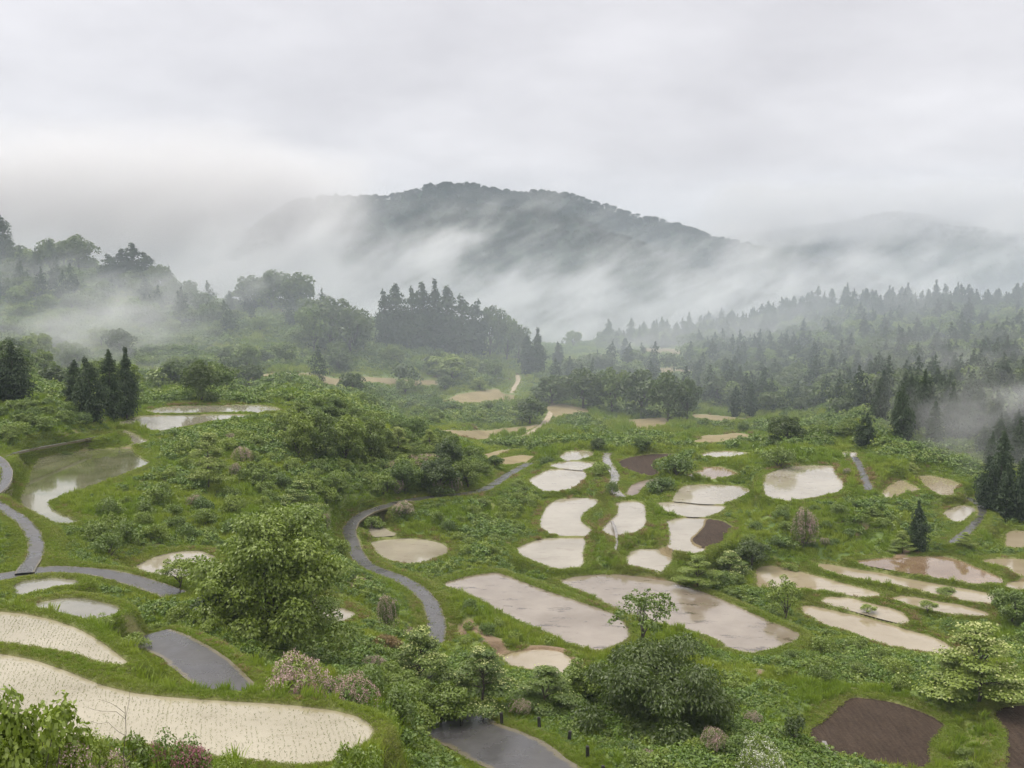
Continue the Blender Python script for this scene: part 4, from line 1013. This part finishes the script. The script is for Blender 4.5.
wood(['shrub0', 'shrub2', 'shrub1'], [(120, 640), (200, 610), (260, 650), (290, 690), (240, 680), (180, 640)], 10, 4, 2.4, 1.6, 'leafy bush on the bank above the dark road on the left', 'bushes above the dark road', 76, True)
wood(['shrub0', 'shrub2', 'shrub1'], [(620, 735), (740, 735), (740, 770), (640, 775)], 12, 3, 2.6, 1.6, 'leafy weed bush in the hollow below the dark thicket', 'weed bushes below the thicket', 77, True)
wood(['shrub0', 'shrub2', 'shrub1'], [(920, 710), (1000, 700), (995, 770), (950, 775), (948, 725)], 14, 3, 2.6, 1.6, 'leafy weed bush between the two lower right ploughed fields', 'weed bushes between ploughed fields', 78, True)
wood(['shrub0', 'shrub1', 'broad2'], [(330, 700), (400, 690), (500, 715), (440, 722), (415, 735), (390, 712)], 14, 3, 3.6, 2.8, 'leafy bush behind the right end of the crescent paddy', 'bushes behind the crescent paddy', 79, True)

wood(['broad0', 'broad2', 'shrub1', 'broad0', 'shrub0'], [(288, 414), (330, 408), (400, 428), (450, 440), (448, 466), (380, 462), (300, 464), (262, 458)], 36, 3.2, 6.5, 5, 'bushy green tree in the hilltop hedge row right of the ponds', 'bushes of the hilltop hedge row', 80, True)
wood(['broad2', 'shrub1', 'broad0', 'shrub0', 'shrub2'], [(375, 478), (400, 458), (480, 455), (505, 468), (470, 490), (420, 496), (385, 500)], 34, 3.2, 5, 3.6, 'leafy bush on the bank above the straight stretch of the middle road', 'bushes on the road bank', 81, True)
wood(['shrub1', 'shrub0', 'broad2'], [(255, 470), (330, 466), (370, 480), (350, 505), (300, 500), (250, 495)], 18, 4, 4, 3, 'green bush on the slope under the hilltop hedge row', 'bushes under the hedge row', 82, True)
wood(['shrub1', 'shrub0', 'shrub2'], [(512, 470), (545, 465), (540, 500), (516, 520), (505, 500)], 14, 3, 3, 2, 'green bush on the bank left of the stacked paddies', 'bushes left of the stacked paddies', 83, True)
wood(['shrub1', 'shrub0', 'broad2', 'shrub2'], [(690, 560), (760, 545), (757, 568), (730, 600), (690, 592), (668, 578)], 16, 3, 3.4, 2.6, 'green bush between the central paddies and the strip paddies', 'bushes between central and strip paddies', 84, True)
wood(['shrub1', 'shrub0', 'shrub2'], [(440, 590), (520, 640), (560, 645), (500, 660), (450, 640)], 10, 3, 2.4, 1.6, 'weedy bush on the bank below the left muddy paddy', 'bushes below the left muddy paddy', 85, True)

wood(CON, [(972, 446), (1040, 430), (1045, 522), (1012, 520), (985, 486)], 16, 3.5, 5.5, 12, 'dark conifer of the stand along the right picture edge above the lane', 'conifers along the right edge', 86)

# ------------------------------------------------------------------ grass, weeds and seedlings nobody could count
M_mown = leaf_mat('mown_grass_blades', (.115, .17, .016), (.21, .265, .034), (.21, .215, .055), .35, .02, .5, .12)
hidden = bpy.data.collections.new('grass_sources')
def source(name, V, Fq, tint, mat):
    o = bpy.data.objects.new(name, lm(name, V, Fq, tint, mat)); hidden_col(name).objects.link(o); return o
_cols = {}
def hidden_col(name):
    k = name.rstrip('0123456789')
    if k not in _cols: _cols[k] = bpy.data.collections.new(k)
    return _cols[k]
def tuft(seed, n, rad, h, w, mat, name, lean=.35):
    r = np.random.default_rng(seed)
    a = r.random(n) * 6.28; d = np.sqrt(r.random(n)) * rad
    base = np.c_[np.cos(a) * d, np.sin(a) * d, np.zeros(n) - .04]
    hh = h * r.uniform(.55, 1.2, n); le = r.normal(0, lean, (n, 2)) + np.c_[np.cos(a), np.sin(a)] * lean * .6
    tip = base + np.c_[le * hh[:, None], hh]
    sd = np.c_[-np.sin(a + r.normal(0, 1, n)), np.cos(a), np.zeros(n)] * w * .5
    mid = (base + tip) / 2 + np.c_[-le * hh[:, None] * .18, hh * .06]
    V = np.stack([base, mid + sd, tip, mid - sd], 1).reshape(-1, 3)
    return source(name, V, np.arange(4 * n).reshape(n, 4), np.repeat(r.random(n), 4), mat)
def clump(seed, n, rad, h, leaf, mat, name):
    r = np.random.default_rng(seed)
    bl = [(r.normal(0, .4) * rad, r.normal(0, .4) * rad, h * r.uniform(.2, .5), rad * r.uniform(.4, .6), rad * r.uniform(.4, .6), h * r.uniform(.35, .55)) for _ in range(4)]
    V, Fq, tn = blob_leaves(bl, n, leaf, r, .6, .7, .7, .5)
    return source(name, V, Fq, tn, mat)
for k in range(4): tuft(100 + k, 60, .5, .55, .07, M_grass, 'grass_source%d' % k)
for k in range(3): tuft(110 + k, 46, .5, 1.0, .08, M_grass, 'reed_source%d' % k, .2)
for k in range(6): clump(120 + k, 120, .8, .95, .24, (M_weed, M_weed, M_shrub)[k % 3], 'weed_source%d' % k)
for k in range(3): tuft(170 + k, 44, .42, .10, .05, M_mown, 'turf_source%d' % k, .7)
for k in range(2): tuft(130 + k, 40, .45, .4, .06, M_straw, 'straw_source%d' % k, .6)
for k in range(2): tuft(140 + k, 6, .05, .13, .016, M_seed, 'seedling_source%d' % k, .35)
for k in range(3):
    r = np.random.default_rng(150 + k); bl = crown_blobs(r, 10, 9, .5, 9, .5)
    V, Fq, tn = blob_leaves(bl, 700, 1.0, r, .7, .4, .7, .3); source('crown_source%d' % k, V, Fq, tn, M_mountl); source('wood_source%d' % k, V, Fq, tn, (M_dark, M_broad, M_dark)[k])
for k in range(2):
    make_conifer('tmp', 160 + k, 6.5, 13, 900, 1.0, .6); me = PROTO.pop('tmp')[1][1]
    o = bpy.data.objects.new('wood_source%d' % (8 + k), me); hidden_col('wood_source').objects.link(o)
def strew(name, label, cat, src, P, scl, rot=None, tilt=.12):
    r = np.random.default_rng(len(P))
    me = bpy.data.meshes.new(name); me.vertices.add(len(P)); me.vertices.foreach_set('co', np.ascontiguousarray(P, np.float32).ravel())
    at = me.attributes.new('scl', 'FLOAT', 'POINT'); at.data.foreach_set('value', np.ascontiguousarray(scl, np.float32))
    at = me.attributes.new('rot', 'FLOAT_VECTOR', 'POINT')
    rv = np.c_[r.normal(0, tilt, (len(P), 2)), r.random(len(P)) * 6.28]
    at.data.foreach_set('vector', np.ascontiguousarray(rv, np.float32).ravel())
    ng = bpy.data.node_groups.new(name + '_strewing', 'GeometryNodeTree')
    ng.interface.new_socket('Geometry', in_out='INPUT', socket_type='NodeSocketGeometry'); ng.interface.new_socket('Geometry', in_out='OUTPUT', socket_type='NodeSocketGeometry')
    nd = ng.nodes.new; gi, go = nd('NodeGroupInput'), nd('NodeGroupOutput')
    m2p = nd('GeometryNodeMeshToPoints'); ci = nd('GeometryNodeCollectionInfo'); iop = nd('GeometryNodeInstanceOnPoints')
    ci.inputs['Collection'].default_value = _cols[src]; ci.inputs['Separate Children'].default_value = True; ci.inputs['Reset Children'].default_value = True
    sa = nd('GeometryNodeInputNamedAttribute'); sa.data_type = 'FLOAT'; sa.inputs[0].default_value = 'scl'
    ra = nd('GeometryNodeInputNamedAttribute'); ra.data_type = 'FLOAT_VECTOR'; ra.inputs[0].default_value = 'rot'
    e2r = nd('FunctionNodeEulerToRotation')
    L = ng.links.new
    L(gi.outputs[0], m2p.inputs['Mesh']); L(m2p.outputs[0], iop.inputs['Points']); L(ci.outputs[0], iop.inputs['Instance'])
    iop.inputs['Pick Instance'].default_value = True
    L(ra.outputs[0], e2r.inputs[0]); L(e2r.outputs[0], iop.inputs['Rotation']); L(sa.outputs[0], iop.inputs['Scale'])
    L(iop.outputs[0], go.inputs[0])
    o = link(name, me); md = o.modifiers.new('strewing', 'NODES'); md.node_group = ng
    return tag(o, label, cat, None, 'stuff')
# sample the ground
cx_ = (XT[:-1, :-1] + XT[1:, 1:]) / 2; cy_0 = (YT[:-1, :-1] + YT[1:, 1:]) / 2
du, dr = np.diff(TA)[0], np.diff(RY)
slope = 1 + np.abs(np.diff(ZT, axis=0)[:, :-1]) / dr[:, None]
ar = (cy_0 * du) * dr[:, None] * np.minimum(slope, 2)
uu = 512 + F * cx_ / cy_0
rn_ = ROADN[:-1, :-1]; fringe = (rn_ > -.16) & (rn_ < .4) & (cy_0 < 260)
inview = (uu > -170) & (uu < 1194) & (cy_0 > 42) & (cy_0 < 720) & (NEAR[:-1, :-1] > .04) & (NEAR[1:, 1:] > .04) & (BARED[:-1, :-1] < .5)
def sample(n, wfun, seed):
    r = np.random.default_rng(seed)
    w = np.where(inview, ar * wfun, 0).ravel(); k = r.choice(w.size, n, p=w / w.sum())
    i, j = np.unravel_index(k, cx_.shape); a, b_ = r.random(n), r.random(n)
    y = RY[i] + dr[i] * a; x = y * (TA[j] + du * b_)
    return x, y, zlook(x, y), NEAR[i, j], r
fall = np.clip(130 / cy_0, .16, 1.6) ** 1.15
patch = 1.3 * vnoise(cx_, cy_0, 20, 21) + .8 * vnoise(cx_, cy_0, 6, 22)
bank = NEAR[:-1, :-1]
tame = np.clip((bank - .6) / .9, 0, 1)
gx_ = np.abs(np.diff(ZT, axis=0)[:, :-1]) / dr[:, None]; gy_ = np.abs(np.diff(ZT, axis=1)[:-1]) / (cy_0 * du)
steep = np.clip(np.hypot(gx_, gy_) * 2.2 - .55, 0, 1)        # nobody mows the steep banks
x, y, z, nb, r = sample(195000, fall * (1 + 2. * (1 - tame)), 31)
grow_s = np.clip(.24 + nb * .2, .26, 1.0) * np.clip(y / 170, .85, 1.6) * r.uniform(.7, 1.3, len(x))
strew('grass', 'green grass covering the banks and slopes', 'grass', 'grass_source', np.c_[x, y, z], grow_s)
x, y, z, nb, r = sample(16000, fall * np.clip(-patch * 3 - .25, 0, 1) * tame, 32)
strew('reeds', 'tall fresh green grass in the unmown hollows', 'grass', 'reed_source', np.c_[x, y, z], np.clip(y / 170, .9, 2.2) * r.uniform(.7, 1.3, len(x)))
x, y, z, nb, r = sample(97000, fall * np.clip(patch * 3.2 + .05 + 1.1 * steep + .6 * (bank < 7), .03, 1) * tame, 33)
cl_s = np.where(nb < 6, .72, 1.)
strew('undergrowth', 'leafy weeds and low scrub covering the steep banks', 'undergrowth', 'weed_source', np.c_[x, y, z], np.minimum(np.clip(nb * .25, .3, 1.1) * np.clip(y / 150, .8, 2.2), np.maximum(.3, nb * np.clip(60 / y, .12, .5))) * cl_s * r.uniform(.5, 1.2, len(x)) ** 1.5 * 1.25)
dry = np.clip(vnoise(cx_, cy_0, 7, 24) * 4 - .9, 0, 1) + 1.2 * (bank < 1.6) * np.clip(vnoise(cx_, cy_0, 18, 25) * 4 - .3, 0, 1)
x, y, z, nb, r = sample(7000, fall * dry, 34)
strew('dry_grass', 'straw coloured cut grass lying on the paddy banks', 'grass', 'straw_source', np.c_[x, y, z], np.clip(y / 150, .7, 2.) * r.uniform(.7, 1.2, len(x)))
turf_w = (bank < 2.2) * (bank > .1 + (cy_0 > 160) * .2) * (cy_0 < 280) * np.clip(90 / cy_0, .3, 2)
x, y, z, nb, r = sample(105000, turf_w, 36)
strew('mown_grass', 'short mown grass on the rounded banks of the nearer paddies', 'grass', 'turf_source', np.c_[x, y, z], r.uniform(.7, 1.4, len(x)) * np.clip(y / 95, .8, 1.5))
inview = inview | (fringe & (uu > -170) & (uu < 1194))
x, y, z, nb, r = sample(6000, fringe * np.clip(90 / cy_0, .3, 2) * np.clip(vnoise(cx_, cy_0, 1.6, 27) * 4 + .4, .05, 1), 37)
strew('verge_grass', 'grass creeping over the road edges', 'grass', 'turf_source', np.c_[x, y, z], r.uniform(.5, 1.2, len(x)) * np.clip(y / 90, .8, 1.6))
# rice seedlings in rows
P = []
for kind, zp, w3, lab in FIELDW:
    if kind != 'rows': continue
    x0, y0 = w3[:, :2].min(0); x1, y1 = w3[:, :2].max(0)
    th = .32; c_, s_ = math.cos(th), math.sin(th)
    gx, gy = np.meshgrid(np.arange(-70, 70, .30), np.arange(-70, 70, .19))
    gx = gx + rng.normal(0, .035, gx.shape) + .35 * np.sin(gy * .12); gy = gy + rng.normal(0, .06, gy.shape)
    px, py = (x0 + x1) / 2 + c_ * gx - s_ * gy, (y0 + y1) / 2 + s_ * gx + c_ * gy
    k = (px > x0) & (px < x1) & (py > y0) & (py < y1) & (512 + F * px / py > -90); px, py = px[k], py[k]
    sdv = sdist(px, py, w3); k = (sdv < -.2) & (rng.random(len(px)) < .8) & (vnoise(px, py, 3.2, 28) + rng.normal(0, .12, len(px)) > -.3); P.append(np.c_[px[k], py[k], np.full(k.sum(), zp - .01)])
P = np.concatenate(P)
strew('seedlings', 'rows of young rice seedlings standing in the two nearest paddies', 'seedlings', 'seedling_source', P, rng.uniform(.8, 1.3, len(P)))

# ------------------------------------------------------------------ wooded mountains beyond the valley
b = N('mountain_forest'); p = b.pos()
mc = b.mix(b.ramp(b.noise(p, .03, 5), (.35, 0.), (.65, 1.)), (.010, .020, .013), (.024, .038, .022))
s = b.n('BsdfDiffuse', {'Color': mc}); M_mount = b.fin(s)
FOREST = []
def mountain(name, label, ridge, dist, depth, seed, crowns):
    ru, rv = zip(*ridge)
    us = np.arange(ru[0], ru[-1] + 1, 3.); k = np.linspace(-1, 1, 61)
    r = np.random.default_rng(seed)
    V = np.empty((len(k), len(us), 3))
    for j, u in enumerate(us):
        d = ray(u, np.interp(u, ru, rv)); a = d[0] / d[1]
        zr = ZC + d[2] / d[1] * dist - 11
        y = dist + k * depth
        x = a * dist + 0 * y
        prof = 1 - np.abs(k) ** 1.25
        V[:, j, 0] = x; V[:, j, 1] = y; V[:, j, 2] = prof * (zr + 10) - 10
    X, Y = V[..., 0], V[..., 1]
    spur = vnoise(X + .35 * Y, Y * .15, 170, seed) * 90 + vnoise(X, Y, 70, seed + 1) * 40 + vnoise(X, Y, 30, seed + 2) * 16
    V[..., 2] += spur * np.clip(np.abs(k) * 2.2, 0, 1)[:, None] * np.clip(1.2 - np.abs(k), 0, 1)[:, None]
    ii = np.arange(len(k) * len(us)).reshape(len(k), len(us))
    fq = np.stack([ii[:-1, :-1], ii[:-1, 1:], ii[1:, 1:], ii[1:, :-1]], -1).reshape(-1, 4)
    o = link(name, mesh_np(name, V.reshape(-1, 3), fq, True, [M_mount])); tag(o, label, 'mountain', None, 'structure')
    fi, fj = r.uniform(0, 34, crowns), r.uniform(0, len(us) - 1.01, crowns)      # near slope and the ridge line
    i, j = fi.astype(int), fj.astype(int); a, c = (fi - i)[:, None], (fj - j)[:, None]
    FOREST.append((V[i, j] * (1 - a) + V[i + 1, j] * a) * (1 - c) + (V[i, j + 1] * (1 - a) + V[i + 1, j + 1] * a) * c)
mountain('mountain', 'long wooded mountain ridge rising out of the mist behind the valley',
 [(150, 312), (210, 292), (250, 258), (278, 212), (292, 198), (330, 192), (372, 193), (392, 192), (412, 186), (432, 180), (470, 181), (500, 186), (520, 190), (545, 187), (570, 190), (600, 200), (620, 207), (640, 211), (680, 222), (720, 236), (745, 243), (775, 250), (820, 263), (870, 281), (920, 300), (980, 318)], 1500, 620, 201, 8000)
mountain('mountain', 'fainter mountain ridge on the right, half lost in cloud',
 [(560, 300), (640, 262), (700, 243), (735, 234), (775, 228), (850, 219), (880, 211), (900, 209), (930, 215), (955, 220), (970, 227), (1000, 233), (1024, 235), (1120, 246), (1250, 250)], 2000, 700, 202, 5000)
P = np.concatenate(FOREST)
strew('mountain_forest', 'dense forest covering the far mountain slopes', 'forest', 'crown_source', P, rng.uniform(.55, 1.15, len(P)))
# the wooded ground between the single trees of the ridge, the left hill and the valley beyond
P = []
for poly, n_, seed in [
  ([(680, 340), (760, 330), (850, 314), (1060, 308), (1060, 430), (960, 432), (880, 410), (780, 415), (700, 405)], 1100, 1),
  ([(600, 345), (690, 338), (780, 322), (790, 336), (700, 346), (605, 352)], 90, 2),
  ([(-40, 262), (60, 258), (160, 292), (240, 308), (320, 312), (330, 325), (150, 330), (-40, 300)], 130, 3),
  ([(150, 330), (330, 335), (440, 370), (470, 395), (250, 398), (130, 394)], 8, 4),
  ([(540, 385), (570, 368), (640, 362), (690, 378), (690, 418), (640, 414), (560, 402)], 50, 5)]:
    r = np.random.default_rng(seed + 900); pl = np.array(poly, float)
    c = r.uniform(pl.min(0), pl.max(0), (n_ * 4, 2)); c = c[inpoly(c, pl)][:n_]
    w = pt(c[:, 0], c[:, 1]); w[:, 2] = zlook(w[:, 0], w[:, 1]) - .8; P.append(w)
n_tall = sum(len(q) for q in P)
r = np.random.default_rng(990)                                   # hollow behind the ridge and the left hill
yy = r.uniform(640, 1000, 1800); aa = (r.uniform(-60, 1084, 1800) - 512) / F
P.append(np.c_[aa * yy, yy, zlook(aa * yy, yy) - 1])
P = np.concatenate(P)
strew('woodland', 'hazy mixed woodland filling the slopes between the single trees', 'woodland', 'wood_source', P, np.r_[rng.uniform(.6, 1.3, n_tall), rng.uniform(.35, .75, len(P) - n_tall)])

# ------------------------------------------------------------------ haze and drifting mist
def haze_box(name, lo, hi):
    lo, hi = np.array(lo, float), np.array(hi, float)
    c = np.array([[x, y, z] for z in (lo[2], hi[2]) for y in (lo[1], hi[1]) for x in (lo[0], hi[0])])
    cen = (lo + hi) / 2
    me = mesh_np(name, c - cen, [[0, 2, 3, 1], [4, 5, 7, 6], [0, 1, 5, 4], [2, 6, 7, 3], [0, 4, 6, 2], [1, 3, 7, 5]])
    o = link(name, me); o.location = cen; return o
hz = haze_box('haze', (-3000, -60, -14), (3000, 2900, ZC + 175))
b = N('haze'); v = b.n('VolumePrincipled', {'Color': (.62, .71, .83), 'Density': HAZE, 'Anisotropy': .1}); hz.data.materials.append(b.fin(None, v))
tag(hz, 'thin grey haze filling the valley air', 'haze', None, 'stuff')
def mist(label, lo, hi, dens, size, thr, seed, tilt=.5, stretch=2.6, bottom=.0, soft=.25, left=0., aniso=.0, rate=1., topfade=.5, shear=0., col=(.80, .815, .85)):
    o = haze_box('mist', lo, hi); dims = np.array(hi, float) - np.array(lo, float)
    b = N('mist'); tc = b.n('TexCoord').outputs['Object']
    mp = b.n('Mapping', {'Scale': tuple(1 / dims), 'Location': (.5, .5, .5)}); b.put(mp.inputs[0], tc)
    sx = b.n('SeparateXYZ'); b.put(sx.inputs[0], mp); X, Y, Z = sx.outputs
    if shear: Z = b.math('ADD', Z, b.math('MULTIPLY', b.math('SUBTRACT', X, .5), shear))
    def edge(c, s): 
        e = b.math('MINIMUM', c, b.math('SUBTRACT', 1., c)); return b.n('MapRange', {0: e, 1: 0., 2: s, 3: 0., 4: 1.}, interpolation_type='SMOOTHSTEP').outputs[0]
    ef = b.math('MULTIPLY', edge(X, .14), edge(Y, .3))
    zf = b.n('MapRange', {0: Z, 1: 1. - topfade, 2: 1., 3: 1., 4: 0.}, interpolation_type='SMOOTHSTEP').outputs[0]
    z0 = b.n('MapRange', {0: Z, 1: 0., 2: soft, 3: 0., 4: 1.}, interpolation_type='SMOOTHSTEP').outputs[0]
    z1 = b.n('MapRange', {0: sx.outputs[2], 1: 0., 2: .08, 3: 0., 4: 1.}).outputs[0]; z2 = b.n('MapRange', {0: sx.outputs[2], 1: .9, 2: 1., 3: 1., 4: 0.}).outputs[0]
    ef = b.math('MULTIPLY', b.math('MULTIPLY', ef, b.math('MULTIPLY', z1, z2)), b.math('MULTIPLY', zf, z0))
    rot = b.n('Mapping', {'Rotation': (0, tilt, 0), 'Location': (seed * 37., seed * 11., 0)}); b.put(rot.inputs[0], tc)
    st = b.n('Mapping', {'Scale': (1 / (size * stretch), 1 / (size * 1.6), 1 / size)}); b.put(st.inputs[0], rot)
    n1 = b.noise(st, 1., 6, .66)
    # the sheet is thick low down and breaks into wisps above
    th = b.math('ADD', thr, b.math('MULTIPLY', b.math('SUBTRACT', Z, bottom), .22))
    if left: th = b.math('ADD', th, b.math('MULTIPLY', b.math('SUBTRACT', X, .5), left))
    d = b.n('MapRange', {0: b.math('SUBTRACT', n1, th), 1: -.02, 2: .15, 3: 0., 4: 1.}, interpolation_type='SMOOTHSTEP').outputs[0]
    v = b.n('VolumePrincipled', {'Color': col, 'Anisotropy': aniso}); b.put(v.inputs['Density'], b.math('MULTIPLY', b.math('MULTIPLY', d, ef), dens))
    m = b.fin(None, v)
    try: m.cycles.volume_step_rate = rate
    except Exception: pass
    o.data.materials.append(m); return tag(o, label, 'mist', None, 'stuff')
mist('broad bank of white mist rising in streaks before the long mountain', (-560, 760, ZC - 70), (470, 1080, ZC + 105), .0165, 40, .475, 1, .5, 2.4, .35, .02, .16)
mist('cloud sheet swallowing the left end of the mountain', (-950, 800, ZC - 50), (-112, 1080, ZC + 150), .018, 120, .29, 2, .35, 2., .5, .02, .3, topfade=.3, col=(.79, .795, .82))
mist('mist streaks drifting before the right mountain', (180, 1000, ZC - 70), (760, 1250, ZC + 110), .0085, 52, .47, 3, .45, 2.4, .4, .02)
mist('cloud cap over the saddle between the two mountains', (300, 1560, ZC + 40), (1000, 1900, ZC + 170), .0090, 130, .42, 4, .2, 2., .8, .3, topfade=.2, col=(.70, .71, .735))
mist('thin mist drifting across the left hill', (-290, 330, ZC - 45), (-110, 420, ZC + 12), .016, 20, .46, 5, .3, 2.2, .4, .1)
mist('mist curling before the skyline trees of the left hill', (-260, 440, ZC - 22), (-90, 500, ZC + 26), .014, 22, .44, 6, .4, 2.2, .3, .1)
mist('mist drifting out of the stand of conifers at the right edge', (95, 215, ZC - 52), (210, 285, ZC - 4), .013, 14, .46, 7, .3, 1.8, .3, .1)
mist('thin mist veiling the right wooded slope', (110, 300, ZC - 48), (330, 400, ZC + 2), .010, 22, .45, 8, .2, 2.2, .3, .1)
mist('thin mist drifting over the far row of cedars', (40, 520, ZC - 45), (260, 620, ZC + 6), .007, 26, .44, 9, .2, 2.4, .3, .1)
mist('pale veil hanging over the far valley and its woods', (-437, 236, ZC - 73), (523, 743, ZC + 47), .0018, 90, .28, 10, .2, 2., .4, .02, topfade=.6, col=(.68, .75, .84))
mist('grey air hanging before the mountains', (-1100, 1111, ZC - 66), (1150, 1397, ZC + 160), .0009, 150, .25, 11, .2, 2., .4, .02, topfade=.3, col=(.64, .72, .83))

# ------------------------------------------------------------------ overcast sky, soft sun
SUN_EL, SUN_ROT = math.radians(54), math.radians(300)
b = N('World', True); scene.world = b.m
sky = b.n('TexSky', sky_type='NISHITA', sun_disc=False, sun_elevation=SUN_EL, sun_rotation=SUN_ROT)
dirv = b.n('TexCoord').outputs['Generated']
sep = b.n('SeparateXYZ'); b.put(sep.inputs[0], dirv)
el = b.math('MAXIMUM', sep.outputs[2], 0.)
# stratus sheet: projected on a plane overhead so that it thins towards the horizon
den = b.math('ADD', el, .22)
cx = b.math('DIVIDE', sep.outputs[0], den); cy = b.math('DIVIDE', sep.outputs[1], den)
comb = b.n('CombineXYZ'); b.put(comb.inputs[0], cx); b.put(comb.inputs[1], cy)
c1 = b.noise(comb, 1.3, 6, .55); 
cl = b.ramp(c1, (.30, (7.2, 6.98, 7.25)), (.70, (10.0, 9.75, 10.0)))
up = b.math('MULTIPLY_ADD', b.math('MAXIMUM', b.math('SUBTRACT', el, .34), 0.), 4.2, .83)
vm = b.n('VectorMath', operation='SCALE'); b.put(vm.inputs[0], cl); b.put(vm.inputs['Scale'], up)
warm = b.mix(b.ramp(el, (.35, 0.), (.7, 1.)), vm.outputs[0], b.mix(1., vm.outputs[0], (1.03, 1., .90), 'MULTIPLY'))
col = b.mix(.9, sky.outputs[0], warm)
bg = b.n('Background', {'Strength': .075}); b.put(bg.inputs[0], col); b.fin(bg)
sd_ = bpy.data.lights.new('sun', 'SUN'); sd_.energy = 1.5; sd_.angle = math.radians(18); sd_.color = (1, .94, .84)
so = bpy.data.objects.new('sun', sd_); COL.objects.link(so)
so.rotation_euler = (math.pi / 2 - SUN_EL, 0, math.pi - SUN_ROT)
vs_ = scene.view_settings
scene.display_settings.display_device = 'sRGB'
vs_.view_transform = 'Standard'; vs_.look = 'None'; vs_.exposure = EXPOSURE; vs_.gamma = 1; vs_.use_curve_mapping = False
cy_ = scene.cycles
cy_.use_denoising = True
try: cy_.denoiser = 'OPENIMAGEDENOISE'
except Exception: pass
cy_.max_bounces = 6; cy_.diffuse_bounces = 3; cy_.glossy_bounces = 3; cy_.transmission_bounces = 2; cy_.transparent_max_bounces = 8
cy_.volume_bounces = 2; cy_.sample_clamp_indirect = 4
cy_.use_adaptive_sampling = True; cy_.adaptive_threshold = .02
